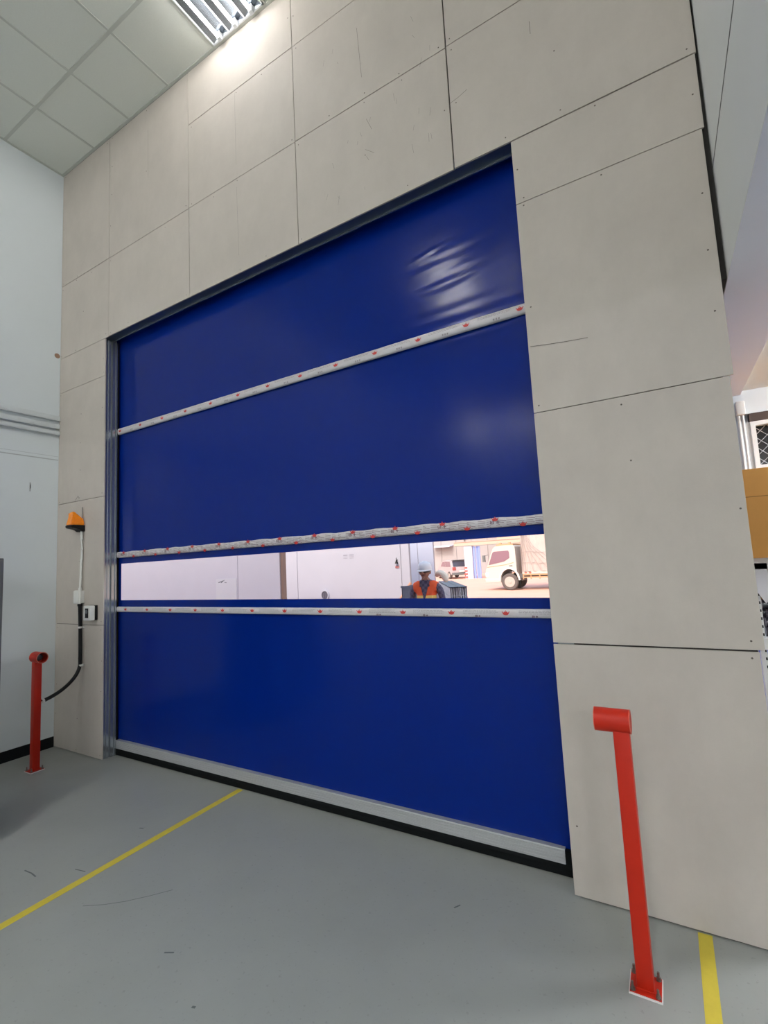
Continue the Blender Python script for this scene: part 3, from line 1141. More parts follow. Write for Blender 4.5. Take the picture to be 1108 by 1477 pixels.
box(q, X0 + .02, X0 + .2, Y0 - .004, Y0 - .001, .70, .79)
obj('crate_label', q, M_white, cr_, smooth=False)

# ------------------------------------------------------------------ outside: yard and walls
M_yard = mat('yard_concrete', srgb(222, 172, 154), 0.9, noise=0.08, nscale=0.7)
M_wpan = mat('white_sheet_wall', srgb(226, 222, 230), 0.6, noise=0.03, nscale=1.2)
M_wpan2 = mat('bright_sheet_wall', srgb(184, 186, 198), 0.6, noise=0.03, nscale=1.2)
M_grey = mat('grey_cladding', srgb(150, 148, 154), 0.7, noise=0.05, nscale=0.8)
M_bluep = mat('pale_blue_panel', srgb(180, 188, 208), 0.6, noise=0.03, nscale=1.0)
M_brown = mat('brown_post', srgb(150, 122, 108), 0.7)
M_pink = mat('peach_wall', srgb(190, 160, 148), 0.8, noise=0.03, nscale=0.5)

yd = NB()
box(yd, -60, 40, 0.32, 70, -0.2, -0.01)
box(yd, -60, -0.12, -12, 0.32, -0.2, -0.01)
tag(obj('yard_ground', yd, M_yard, smooth=False), 'pale sandy concrete yard outside the door', 'ground', kind='structure')

# unseen facade added left of the door; with the roof it shades the yard
fa = NB()
box(fa, -14, -0.12, 0.012, 0.32, -0.02, 6.6)
tag(obj('wall_facade_added', fa, M_wallw, smooth=False), 'outer wall added unseen left of the door to shade the yard', 'wall', kind='structure')
rf_ = NB()
box(rf_, -14, XR + 0.2, YB - 0.2, 0.32, 6.52, 6.62)
box(rf_, 5.86, XR + 0.2, 0.2, 0.32, 3.05, 6.6)
tag(obj('roof', rf_, M_wallw, smooth=False), 'flat roof over the hall', 'roof', kind='structure')


def panel_wall(name, label, x0, x1, y, z1, m, joints, thick=.08, post=None):
    W = empty(name, ((x0 + x1) / 2, y, 0), label, 'wall', kind='structure')
    xs = [x0] + joints + [x1]
    for a, b_ in zip(xs, xs[1:]):
        q = NB()
        box(q, a + .008, b_ - .008, y, y + thick, 0, z1, bev=.004)
        obj('panel', q, m, W, smooth=False)
    q = NB()
    box(q, x0, x1, y + .02, y + thick - .01, 0, z1 - .02)
    obj('panel_core', q, M_grey, W, smooth=False)
    return W


w1 = panel_wall('wall_yard_near', 'pale grey panelled wall close outside, left part of the clear strip', -9.0, -1.5, 5.0, 3.2, M_wpan, [-2.75])
q = NB()
box(q, -1.45, -1.385, 4.97, 5.06, 0, 3.2)
tag(obj('brown_post', q, M_brown, smooth=False), 'brown upright post at the end of the grey panelled wall', 'post')
w2 = panel_wall('wall_yard_far', 'bright white panelled wall outside, middle of the clear strip', -6.5, 0.0, 8.0, 3.2, M_wpan2, [-3.6, -0.24])
w3 = panel_wall('wall_yard_blue', 'pale blue-white panelled wall outside behind the person', -3.0, -0.25, 10.0, 3.4, M_bluep, [-0.75])

# paper notice on the near wall
nt_ = empty('paper_notice', (-3.28, 4.99, 1.2), 'white paper notice with a dark scribble on the near outside wall', 'notice')
q = NB()
box(q, -3.44, -2.78, 4.985, 4.999, 0.70, 1.47)
obj('sheet', q, mat('paper', srgb(232, 230, 234), 0.8), nt_, smooth=False)
q = NB()
for k, (x, z, l, h, s_) in enumerate(((-3.36, 1.375, .09, .02, .02), (-3.27, 1.37, .05, .035, .03), (-3.22, 1.40, .06, .016, .03), (-3.16, 1.38, .07, .014, -.01))):
    q.faces.new([q.verts.new(p) for p in ((x, 4.984, z), (x + l, 4.984, z + s_), (x + l, 4.984, z + h + s_), (x, 4.984, z + h))])
obj('scribble', q, M_cab, nt_, smooth=False)

# lettering strips, hook lamp and round vent on the white wall
q = NB()
for x in (-1.98, -1.78):
    for k in range(3):
        if k == 0:
            box(q, x, x + .13, 7.992, 8.0, 1.88, 1.895)
        else:
            for e in range(3):
                box(q, x + e * .045, x + e * .045 + .03, 7.994, 8.0, 1.88 - k * .04, 1.888 - k * .04)
M_letter = mat('faded_letter', srgb(120, 118, 132), 0.7)
tag(obj('faded_lettering', q, M_letter, w2, smooth=False), 'two faded grey lines of lettering')
hk = empty('wall_lamp', (-0.34, 7.96, 1.6), 'small dark hooded lamp on the right end of the white outside wall', 'lamp')
q = NB()
lathe(q, [(.045, 0), (.03, .04), (.012, .09), (.008, .15)], (-0.335, 7.945, 1.60), n=14)
obj('hood', q, M_blk, hk)
q = NB()
box(q, -0.345, -0.325, 7.94, 7.999, 1.68, 1.70)
obj('arm', q, M_blk, hk, smooth=False)
q = NB()
box(q, -0.40, -0.29, 7.985, 7.999, 1.49, 1.55, bev=.003)
o = tag(obj('wall_plate', q, mat('dull_red', srgb(170, 110, 110), 0.6)), 'small dull red plate under the dark lamp on the white outside wall', 'plate')
vt = empty('round_vent', (-2.62, 7.95, .84), 'round grey vent low on the white outside wall', 'vent')
q = NB()
pipe(q, (-2.62, 7.94, .84), (-2.62, 7.999, .84), .13, .11, n=28)
obj('ring', q, M_wpan2, vt)
q = NB()
for k in range(6):
    x = -2.62 - .085 + k * .034
    hh = math.sqrt(max(0, .108 ** 2 - (x + 2.62) ** 2))
    box(q, x - .006, x + .006, 7.95, 7.975, .84 - hh, .84 + hh)
obj('fins', q, M_letter, vt, smooth=False)
# slanting plank leaning on the white wall's end
q = NB()
cyl(q, (-0.62, 7.45, 0.0), (0.02, 7.975, 1.12), .035, n=8)
tag(obj('leaning_pole', q, mat('peach_wood', srgb(196, 150, 124), 0.8)), 'thin peach-coloured pole leaning on the white outside wall', 'pole')

# ------------------------------------------------------------------ stack of steel sections behind the person
AX = Vector((-.48, .88, 0)).normalized()
NX = Vector((AX.y, -AX.x, 0))            # to the right of the axis
O0 = Vector((2.735, 3.95, 0))
M_steel = mat('blue_grey_steel', srgb(104, 110, 128), 0.45, 0.4, noise=0.12, nscale=6)
M_steel2 = mat('dark_steel', srgb(62, 66, 84), 0.45, 0.4)
M_steel3 = mat('pale_steel', srgb(206, 210, 216), 0.5, 0.0, noise=0.1, nscale=9)


def obox(bm, o, a0, a1, n0, n1, z0, z1):
    vs = [bm.verts.new(o + AX * a + NX * n + Vector((0, 0, z))) for a in (a0, a1) for n in (n0, n1) for z in (z0, z1)]
    for f in [(0, 1, 3, 2), (4, 6, 7, 5), (0, 4, 5, 1), (2, 3, 7, 6), (0, 2, 6, 4), (1, 5, 7, 3)]:
        bm.faces.new([vs[i] for i in f])


sk = empty('steel_stand', O0, 'low steel stand carrying channel sections behind the person outside', 'stand')
for a in (.1, .95, 1.8):
    for n in (.0, .20):
        q = NB()
        obox(q, O0, a, a + .06, n, n + .05, 0.0, 0.30)
        obj('leg', q, M_steel2, sk, smooth=False)
    q = NB()
    obox(q, O0, a, a + .06, 0.0, .25, 0.30, 0.36)
    obj('crossbar', q, M_steel2, sk, smooth=False)
k = 0
for row in range(7):
    z = .36 + row * .126
    for col in range(2):
        q = NB()
        n0 = .0 + col * .128
        a0 = rnd.uniform(-.02, .03)
        # C channel: web and two flanges
        obox(q, O0, a0, 2.0 + a0, n0, n0 + .122, z, z + .008)
        obox(q, O0, a0, 2.0 + a0, n0, n0 + .012, z, z + .122)
        obox(q, O0, a0, 2.0 + a0, n0 + .110, n0 + .122, z, z + .122)
        for e in (.030, .062, .094):
            obox(q, O0, a0 + .004, 2.0 + a0, n0 + e - .007, n0 + e + .007, z, z + .122)
        o = obj('steel_channel', q, M_steel3, smooth=False)
        od = ['lowest', 'second lowest', 'third lowest', 'middle', 'third highest', 'second highest', 'topmost'][row]
        tag(o, '%s steel channel, %s row of the %s column, stacked outside behind the person' % ('pale grey', od, 'left' if col == 0 else 'right'), 'channel', 'steel channels stacked behind the person')
for col in range(2):
    q = NB()
    obox(q, O0, -.01, 2.02, .0 + col * .128, .122 + col * .128, 1.243, 1.256)
    tag(obj('flat_bar', q, M_steel2, smooth=False), '%s dark flat bar lying on top of the steel channels outside' % ('left' if col == 0 else 'right'), 'bar', 'flat bars on the steel channels')
# cream bag carried on the shoulder
q = NB()
path = [Vector(p) for p in ((2.612, 3.76, 1.428), (2.635, 3.765, 1.458), (2.668, 3.77, 1.472), (2.705, 3.77, 1.464), (2.738, 3.768, 1.436), (2.758, 3.765, 1.396), (2.766, 3.76, 1.345))]
rings = []
for k, p in enumerate(path):
    d = path[min(k + 1, 6)] - path[max(k - 1, 0)]
    u, v = frame_of(d)
    r_ = (.022, .040, .047, .044, .047, .042, .020)[k]
    rings.append([q.verts.new(p + (u * math.cos(2 * PI * i / 16) * 1.25 + v * math.sin(2 * PI * i / 16)) * r_ * (1 + .08 * math.sin(3 * i + 2 * k))) for i in range(16)])
for a_, b_ in zip(rings, rings[1:]):
    for i in range(16):
        q.faces.new((a_[i], a_[(i + 1) % 16], b_[(i + 1) % 16], b_[i]))
q.faces.new(list(reversed(rings[0])))
q.faces.new(rings[-1])
tag(obj('cloth_roll', q, mat('cream_cloth', srgb(252, 240, 218), 0.9, noise=0.08, nscale=20), angle=180), 'cream cloth roll slung over the shoulder of the person in the orange vest', 'cloth')
# ribbed steel bin to the left of the person
bn = empty('steel_bin', (1.1, 6.4, 0), 'ribbed grey steel bin standing outside left of the person', 'bin')
q = NB()
for a in ((.88, 1.34, 5.9, 5.915, .1, 1.16), (.88, 1.34, 6.9, 6.915, .1, 1.16), (.88, .895, 5.9, 6.9, .1, 1.16), (1.325, 1.34, 5.9, 6.9, .1, 1.16), (.88, 1.34, 5.9, 6.9, .1, .115)):
    box(q, *a)
obj('bin_body', q, M_steel, bn, smooth=False)
for z in (.3, .6, .9, 1.13):
    q = NB()
    box(q, .865, 1.355, 5.885, 5.9, z, z + .04)
    obj('bin_rib', q, M_steel, bn, smooth=False)
for x in (.89, 1.29):
    for y in (5.92, 6.85):
        q = NB()
        box(q, x, x + .04, y, y + .04, -.01, .1)
        obj('bin_foot', q, M_steel2, bn, smooth=False)

# ------------------------------------------------------------------ person outside the strip
PX, PY = 2.50, 3.64
person = empty('person', (PX, PY, -0.01), 'person in a white hard hat and orange safety vest standing outside the door', 'person')


def skin_mesh(pts, edges, root=0, sub=1):
    me = bpy.data.meshes.new('skin_tmp')
    me.from_pydata([p[:3] for p in pts], edges, [])
    o = bpy.data.objects.new('skin_tmp', me)
    COL.objects.link(o)
    md = o.modifiers.new('skin', 'SKIN')
    md.use_smooth_shade = True
    for i, p in enumerate(pts):
        sv = me.skin_vertices[0].data[i]
        sv.radius = (p[3], p[4] if len(p) > 4 else p[3])
        sv.use_root = (i == root)
    sd = o.modifiers.new('sub', 'SUBSURF')
    sd.levels = sub
    dg = bpy.context.evaluated_depsgraph_get()
    out = bpy.data.meshes.new_from_object(o.evaluated_get(dg))
    bpy.data.objects.remove(o)
    bpy.data.meshes.remove(me)
    return out


def figure():
    """standing man facing -y, feet at z = 0, 1.62 m tall"""
    P = []
    E_ = []
    def add(x, y, z, r, link=None, r2=None):
        P.append((x, y, z, r, r2 if r2 else r))
        if link is not None:
            E_.append((link, len(P) - 1))
        return len(P) - 1
    pel = add(0, 0, .86, .145, None, .115)
    sp1 = add(0, .0, 1.00, .14, pel, .108)
    sp2 = add(0, .005, 1.13, .155, sp1, .112)
    ch = add(0, .01, 1.25, .165, sp2, .11)
    up = add(0, .015, 1.335, .11, ch, .075)
    nk = add(0, .005, 1.395, .055, up)
    add(0, -.005, 1.46, .052, nk)
    for s_ in (-1, 1):
        sh = add(s_ * .155, .02, 1.305, .068, up)
        e0 = add(s_ * .205, .025, 1.25, .058, sh)
        el = add(s_ * .245, .035, 1.03, .044, e0)
        fo = add(s_ * .255, -.01, .90, .040, el)
        wr = add(s_ * .258, -.05, .79, .030, fo)
        add(s_ * .258, -.065, .735, .036, wr, .02)
        hp = add(s_ * .085, 0, .80, .092, pel)
        kn = add(s_ * .10, -.012, .45, .062, hp)
        an = add(s_ * .105, .015, .09, .045, kn)
        add(s_ * .115, -.09, .045, .046, an, .04)
    body = skin_mesh(P, E_, 0, 1)
    bm = bmesh.new()
    bm.from_mesh(body)
    # fingers
    for s_ in (-1, 1):
        for k in range(5):
            if k < 4:
                L = (.075, .085, .08, .062)[k]
                y = -.095 + k * .019
                pts = [(s_ * .258, y + .005, .735, .011), (s_ * .258, y - .002, .70, .0095), (s_ * .253, y - .005, .70 - L * .45, .009), (s_ * .243, y - .004, .70 - L * .85, .008)]
            else:
                pts = [(s_ * .25, -.085, .765, .012), (s_ * .240, -.112, .735, .0105), (s_ * .236, -.118, .705, .009)]
            fm = skin_mesh(pts, [(i, i + 1) for i in range(len(pts) - 1)], 0, 1)
            bm.from_mesh(fm)
            bpy.data.meshes.remove(fm)
    # head: egg with jaw, nose, brow, ears
    hc = Vector((0, -.012, 1.515))
    hb = bmesh.new()
    bmesh.ops.create_uvsphere(hb, u_segments=32, v_segments=24, radius=1)
    for v in hb.verts:
        x, y, z = v.co
        jaw = 1 - .30 * max(0, -z) ** 1.3
        v.co = Vector((x * .074 * jaw, y * .093 * (1 - .12 * max(0, -z)) - .012 * max(0, -z), z * .108)) + hc
    def blob(c, r):
        bb_ = bmesh.ops.create_uvsphere(hb, u_segments=14, v_segments=10, radius=1)
        for v in bb_['verts']:
            v.co = Vector((v.co.x * r[0] + c[0], v.co.y * r[1] + c[1], v.co.z * r[2] + c[2]))
    blob((0, -.108, 1.497), (.014, .020, .017))
    blob((0, -.102, 1.517), (.010, .014, .028))
    blob((0, -.096, 1.540), (.052, .014, .012))
    blob((0, -.094, 1.428), (.026, .018, .014))
    for s_ in (-1, 1):
        blob((s_ * .076, .004, 1.505), (.012, .020, .032))
        blob((s_ * .035, -.086, 1.488), (.022, .016, .018))
    tm = bpy.data.meshes.new('tmp')
    hb.to_mesh(tm)
    hb.free()
    bm.from_mesh(tm)
    bpy.data.meshes.remove(tm)
    me = bpy.data.meshes.new('body')
    bm.to_mesh(me)
    bm.free()
    o = bpy.data.objects.new('tmp', me)
    COL.objects.link(o)
    rm = o.modifiers.new('r', 'REMESH')
    rm.mode = 'VOXEL'
    rm.voxel_size = .0075
    sm = o.modifiers.new('s', 'SMOOTH')
    sm.iterations = 2
    sm.factor = .4
    dg = bpy.context.evaluated_depsgraph_get()
    out = bpy.data.meshes.new_from_object(o.evaluated_get(dg))
    bpy.data.objects.remove(o)
    return out


fig = figure()
fig.name = 'body'
M_skin = mat('skin', srgb(168, 118, 98), 0.6)
M_shirt = mat('dark_plaid', srgb(74, 70, 92), 0.85)
t = M_shirt.node_tree
tc = t.nodes.new('ShaderNodeTexCoord')
ck = t.nodes.new('ShaderNodeTexChecker')
ck.inputs['Scale'].default_value = 26
ck.inputs['Color1'].default_value = srgb(76, 70, 92)
ck.inputs['Color2'].default_value = srgb(104, 98, 118)
t.links.new(tc.outputs['Object'], ck.inputs['Vector'])
t.links.new(ck.outputs[0], t.nodes['Principled BSDF'].inputs['Base Color'])
M_trou = mat('navy_trousers', srgb(52, 56, 74), 0.9)
M_boot = mat('black_boot', srgb(30, 28, 28), 0.6)
M_vest = mat('orange_vest', srgb(242, 96, 44), 0.75, noise=0.06, nscale=40)
M_vy = mat('vest_yellow', srgb(244, 206, 110), 0.5)
M_hat = mat('hat_white', srgb(236, 234, 234), 0.35)
fig.materials.clear()
for m_ in (M_skin, M_shirt, M_trou, M_boot):
    fig.materials.append(m_)
for p in fig.polygons:
    c_ = p.center
    p.use_smooth = True
    if c_.z > 1.395 or (abs(c_.x) > .2 and c_.z < .80):
        p.material_index = 0
    elif c_.z > .86 or abs(c_.x) > .2:
        p.material_index = 1
    elif c_.z > .10:
        p.material_index = 2
    else:
        p.material_index = 3
YAW = math.radians(6)          # turned a little from the door
rot = Matrix.Rotation(YAW, 3, 'Z')
body = bpy.data.objects.new('body', fig)
COL.objects.link(body)
body.parent = person
person.rotation_euler = (0, 0, YAW)
# vest shell grown from the torso
bm = bmesh.new()
bm.from_mesh(fig)
bm.normal_update()
keep = []
for f in bm.faces:
    c_ = f.calc_center_median()
    n_ = f.normal
    zt_ = 1.375
    arm = abs(c_.x) > .165 + max(0, (c_.z - 1.25)) * .1
    vneck = c_.y < 0.03 and c_.z > 1.10 and abs(c_.x) < .002 + (c_.z - 1.10) * .26
    neck = c_.z > 1.30 and abs(c_.x) < .075
    if .95 < c_.z < zt_ and not arm and not vneck and not neck and c_.z < 1.375:
        keep.append(f)
ks = set(keep)
bmesh.ops.delete(bm, geom=[f for f in bm.faces if f not in ks], context='FACES')
bm.normal_update()
for v in bm.verts:
    v.co += v.normal * .012
for f in bm.faces:
    c_ = f.calc_center_median()
    f.material_index = 1 if (1.09 < c_.z < 1.182 or .96 < c_.z < 1.0) else 0
    f.smooth = True
vm = bpy.data.meshes.new('vest')
bm.to_mesh(vm)
bm.free()
vm.materials.append(M_vest)
vm.materials.append(M_vy)
vo = bpy.data.objects.new('vest', vm)
COL.objects.link(vo)
vo.parent = person
md = vo.modifiers.new('solid', 'SOLIDIFY')
md.thickness = .006


def pobj(name, bm, m, parent=person, smooth=True):
    """part of the person in his own frame"""
    bmesh.ops.recalc_face_normals(bm, faces=bm.faces[:])
    me = bpy.data.meshes.new(name)
    bm.to_mesh(me)
    bm.free()
    me.materials.append(m)
    if smooth:
        for p in me.polygons:
            p.use_smooth = True
        me.set_sharp_from_angle(angle=math.radians(50))
    o = bpy.data.objects.new(name, me)
    COL.objects.link(o)
    o.parent = parent
    return o


q = NB()
rings = []
for r_, h in ((.104, 1.540), (.106, 1.556), (.104, 1.585), (.095, 1.615), (.074, 1.640), (.040, 1.656), (.006, 1.660)):
    rings.append([q.verts.new((math.cos(a) * r_ * .92, -.008 + math.sin(a) * r_ * 1.12, h)) for a in [2 * PI * i / 32 for i in range(32)]])
for a, b_ in zip(rings, rings[1:]):
    for i in range(32):
        q.faces.new((a[i], a[(i + 1) % 32], b_[(i + 1) % 32], b_[i]))
q.faces.new(rings[-1])
hat = pobj('hard_hat', q, M_hat)
q = NB()
ri, ro = [], []
for i in range(40):
    a = 2 * PI * i / 40
    ex = .012 + .045 * max(0, -math.sin(a)) ** 2
    ri.append(q.verts.new((math.cos(a) * .094, -.008 + math.sin(a) * .114, 1.543)))
    ro.append(q.verts.new((math.cos(a) * (.096 + ex * .6), -.008 + math.sin(a) * (.118 + ex), 1.536 - .25 * ex)))
for i in range(40):
    q.faces.new((ri[i], ri[(i + 1) % 40], ro[(i + 1) % 40], ro[i]))
bo = pobj('brim', q, M_hat, hat)
md = bo.modifiers.new('s', 'SOLIDIFY')
md.thickness = .005
q = NB()
for i in range(3):
    x = -.02 + .02 * i
    tube(q, [(x, -.118, 1.585), (x, -.095, 1.632), (x, -.008, 1.662), (x, .08, 1.632)], .005, n=6)
pobj('hat_ridge', q, M_hat, hat)
for s_ in (-1, 1):
    q = NB()
    bmesh.ops.create_uvsphere(q, u_segments=12, v_segments=8, radius=.011)
    q.transform(Matrix.Translation((s_ * .031, -.089, 1.518)))
    pobj('eye', q, M_edge)
q = NB()
pts = [(-.078, -.02, 1.52), (-.066, -.075, 1.52), (-.03, -.104, 1.518), (0, -.112, 1.522), (.03, -.104, 1.518), (.066, -.075, 1.52), (.078, -.02, 1.52)]
for (a, b_) in zip(pts, pts[1:]):
    a, b_ = Vector(a), Vector(b_)
    q.faces.new([q.verts.new(p) for p in (a + Vector((0, 0, -.017)), b_ + Vector((0, 0, -.017)), b_ + Vector((0, 0, .017)), a + Vector((0, 0, .017)))])
go = pobj('safety_glasses', q, mat('dark_lens', srgb(60, 46, 52), 0.2, spec=0.7), smooth=False)
md = go.modifiers.new('s', 'SOLIDIFY')
md.thickness = .003
q = NB()
bmesh.ops.create_uvsphere(q, u_segments=12, v_segments=8, radius=1)
for v in q.verts:
    v.co = Vector((v.co.x * .026, -.103 + v.co.y * .010, 1.462 + v.co.z * .007))
pobj('mouth', q, mat('lips', srgb(120, 66, 62), 0.6))

# ------------------------------------------------------------------ truck
TY = 20.3
M_trk = mat('truck_white', srgb(186, 182, 178), 0.5, spec=0.3)
M_tgl = mat('truck_glass', srgb(132, 104, 116), 0.15, spec=0.6)
M_tire = mat('tyre_rubber', srgb(88, 82, 82), 0.85)
M_rimw = mat('wheel_rim', srgb(170, 160, 156), 0.6)
M_tarp = mat('white_tarp', srgb(176, 166, 164), 0.8, noise=0.08, nscale=2)
M_orn = mat('orange_stripe', srgb(180, 142, 108), 0.5)
truck = empty('truck', (0.6, TY + .9, 0), 'white light truck with a tarp-covered load parked in the yard, facing left', 'truck')
TZ = -0.01
cab = NB()
# side profile of the cab: (x, z), nose to the left
cp_ = [(-2.16, .48), (-2.20, .60), (-2.19, .95), (-2.10, 1.18), (-1.88, 1.78), (-1.76, 2.02), (-1.66, 2.10), (-1.30, 2.14), (-0.80, 2.13), (-0.70, 2.06),
       (-0.66, 1.2), (-0.66, .62), (-0.70, .56), (-0.64, .70), (-0.70, .86), (-0.86, .98), (-1.02, 1.01), (-1.20, .97), (-1.36, .86), (-1.44, .68), (-1.46, .46)]
prism(cab, [(x, z) for x, z in cp_], 'y', TY, TY + 1.8)
cabo = obj('cab', cab, M_trk, truck, smooth=False)
q = NB()
prism(q, [(-2.02, 1.22), (-1.80, 1.80), (-1.72, 1.86), (-1.02, 1.88), (-0.98, 1.80), (-0.98, 1.52), (-1.25, 1.36)], 'y', TY - .012, TY + .01)
sw2 = obj('side_window', q, M_tgl, cabo, smooth=False)
q = NB()
prism(q, [(-2.115, 1.24), (-1.90, 1.82), (-1.895, 1.80), (-2.10, 1.22)], 'y', TY + .1, TY + 1.7)
obj('windscreen', q, M_tgl, cabo, smooth=False)
q = NB()
prism(q, [(-2.10, 1.10), (-1.2, 1.19), (-0.80, 1.28), (-0.80, 1.31), (-1.2, 1.22), (-2.10, 1.13)], 'y', TY - .008, TY + .01)
obj('waist_stripe', q, M_orn, cabo, smooth=False)
q = NB()
box(q, -1.02, -0.86, TY - .02, TY, 1.13, 1.17)
obj('door_handle', q, M_cab, cabo, smooth=False)
q = NB()
for k in range(13):
    a0 = PI * (0.02 + .96 * k / 13)
    a1 = PI * (0.02 + .96 * (k + 1) / 13)
    pol = [(-1.05 + .44 * math.cos(a), .42 + .58 * math.sin(a)) for a in (a0, a1)] + [(-1.05 + .52 * math.cos(a), .42 + .66 * math.sin(a)) for a in (a1, a0)]
    prism(q, pol, 'y', TY - .04, TY + .05)
obj('wheel_arch', q, mat('arch_grey', srgb(206, 200, 198), 0.5), cabo, smooth=False)
q = NB()
box(q, -2.24, -1.46, TY - .01, TY + 1.81, .36, .56, bev=.02)
obj('bumper', q, M_trk, cabo)
q = NB()
box(q, -2.215, -2.05, TY - .006, TY + .25, .66, .86, bev=.01)
obj('headlamp', q, M_edge, cabo)
q = NB()
cyl(q, (-2.02, TY - .02, 1.72), (-2.16, TY - .20, 1.66), .012, n=6)
box(q, -2.22, -2.10, TY - .30, TY - .18, 1.38, 1.70)
obj('mirror', q, M_cab, cabo, smooth=False)
q = NB()
box(q, -1.62, -0.80, TY + .1, TY + 1.7, 2.13, 2.20)
box(q, -1.50, -1.40, TY + .2, TY + .3, 2.20, 2.27)
box(q, -1.05, -0.95, TY + .2, TY + .3, 2.20, 2.27)
obj('roof_rack', q, M_orn, cabo, smooth=False)
for (x, dy) in ((-1.05, 0), (-1.05, 1.55), (2.2, 0), (2.2, 1.55)):
    q = NB()
    lathe(q, [(.25, .0), (.36, .0), (.40, .04), (.40, .18), (.36, .23), (.25, .23)], (x, TY + .0 + dy, .39), n=32, axis='y')
    wh = obj('wheel', q, M_tire, truck)
    q = NB()
    s_ = -.006 if dy == 0 else .236
    lathe(q, [(.25, s_), (.22, s_ + .03 * (1 if dy == 0 else -1)), (.10, s_ + .03 * (1 if dy == 0 else -1)), (.09, s_ - .02 * (1 if dy == 0 else -1)), (.02, s_ - .03 * (1 if dy == 0 else -1))], (x, TY + dy, .39), n=24, axis='y')
    rm_ = obj('rim', q, M_rimw, wh)
q = NB()
for k in range(9):
    a0 = PI * (.02 + .45 * k / 9)
    a1 = PI * (.02 + .45 * (k + 1) / 9)
    prism(q, [(-1.05 + .47 * math.cos(a), .40 + .52 * math.sin(a)) for a in (a0, a1)] + [(-1.05 + .50 * math.cos(a), .40 + .55 * math.sin(a)) for a in (a1, a0)], 'y', TY + .0, TY + .25)
box(q, -0.585, -0.55, TY + .0, TY + .25, .14, .46)
obj('mudguard', q, M_rub, truck, smooth=False)
q = NB()
box(q, -0.6, 3.2, TY + .15, TY + .3, .55, .75)
box(q, -0.6, 3.2, TY + 1.4, TY + 1.55, .55, .75)
box(q, -1.9, -0.6, TY + .4, TY + 1.4, .40, .56)
obj('chassis', q, M_cab, truck, smooth=False)
q = NB()
box(q, -0.42, 3.4, TY - .02, TY + 1.86, .74, .86)
bed = obj('bed', q, M_trk, truck, smooth=False)
q = NB()
for z in (.56, .68):
    box(q, -0.40, 1.6, TY - .03, TY + .02, z, z + .05)
for x in (-0.40, -.05, .35, 1.0, 1.58):
    box(q, x, x + .04, TY - .028, TY + .02, .50, .76)
obj('side_guard', q, M_orn, bed, smooth=False)
q = NB()
for x in (-.30, -.10):
    box(q, x, x + .10, TY - .036, TY - .02, .77, .83)
obj('side_lamp', q, mat('lamp_dull_red', srgb(180, 96, 80), 0.5), bed, smooth=False)
# tarp: gathered folds fanning from the front upper corner
q = NB()
nx_, nz_ = 110, 26
def tarp(u, v):
    x = -0.40 + 3.75 * u
    z = .86 + 2.1 * v
    fan = math.exp(-(x + .4) / .55)
    return (x, TY - .02 + .05 * math.sin(30 * math.sqrt(max(0.0, x + .42)) + 3 * v) * (0.25 + fan) + .02 * math.sin(9 * v + 4 * x) - .03 * (1 - v), z)
vs = [[q.verts.new(tarp(i / nx_, k / nz_)) for i in range(nx_ + 1)] for k in range(nz_ + 1)]
for k in range(nz_):
    for i in range(nx_):
        q.faces.new((vs[k][i], vs[k][i + 1], vs[k + 1][i + 1], vs[k + 1][i]))
box(q, -0.38, 3.33, TY + .05, TY + 1.84, .862, 2.94)
tp = obj('tarp', q, M_tarp, truck, angle=80)
q = NB()
for k in range(6):
    tube(q, [(-.38 + .02 * k, TY - .09, 2.9), (-.30 + .10 * k, TY - .10, 2.0), (-.25 + .25 * k, TY - .10, 1.35), (-.22 + .36 * k, TY - .09, .88)], .008, n=6)
for z in (1.25, 1.75):
    tube(q, [(-.38 + .2 * i, TY - .095, z + .03 * math.sin(i)) for i in range(14)], .007, n=6)
obj('rope', q, mat('rope_grey', srgb(150, 142, 140), 0.8), tp)

# ------------------------------------------------------------------ car further back
car = empty('car', (-9.75, 34.6, -0.01), 'small pale hatchback parked far back in the yard, seen from behind', 'car')
car.rotation_euler = (0, 0, math.radians(134))
M_car = mat('car_silver', srgb(176, 166, 172), 0.4, 0.1)
M_cgl = mat('car_glass', srgb(60, 58, 70), 0.12, spec=0.7)
def cobj(name, bm, m, parent, smooth=False):
    return pobj(name, bm, m, parent, smooth)
q = NB()   # local frame: +x is the heading
sp_ = [(-1.75, .30), (-1.80, .55), (-1.74, .92), (-1.60, 1.30), (-1.45, 1.46), (-.3, 1.50), (.35, 1.42), (.85, 1.02), (1.55, .88), (1.78, .68), (1.80, .32)]
prism(q, sp_, 'y', -.80, .80)
bmesh.ops.bevel(q, geom=[e for e in q.edges if abs(e.verts[0].co.y - e.verts[1].co.y) < 1e-4], offset=.06, segments=2, affect='EDGES')
cbody = cobj('body', q, M_car, car, True)
q = NB()
for s_ in (-1, 1):
    prism(q, [(-1.45, .96), (-1.36, 1.34), (-.35, 1.38), (-.35, .96)], 'y', s_ * .79, s_ * .812)
    prism(q, [(-.28, .96), (-.28, 1.38), (.28, 1.34), (.68, 1.0)], 'y', s_ * .79, s_ * .812)
cobj('side_window', q, M_tgl, cbody)
q = NB()
prism(q, [(-1.755, .96), (-1.625, 1.28), (-1.53, 1.385), (-1.51, 1.36), (-1.60, 1.27), (-1.735, .96)], 'y', -.68, .68)
cobj('rear_window', q, M_cgl, cbody)
for s_ in (-1, 1):
    q = NB()
    box(q, -1.83, -1.70, s_ * .62 - .13, s_ * .62 + .13, .68, .93, bev=.02)
    cobj('tail_lamp', q, mat('tail_red', srgb(150, 70, 68), 0.4), cbody)
q = NB()
box(q, -1.86, -1.66, -.80, .80, .30, .50, bev=.03)
cobj('bumper', q, M_cab, cbody)
q = NB()
box(q, -1.872, -1.855, -.22, .22, .54, .66)
cobj('number_plate', q, M_edge, cbody)
q = NB()
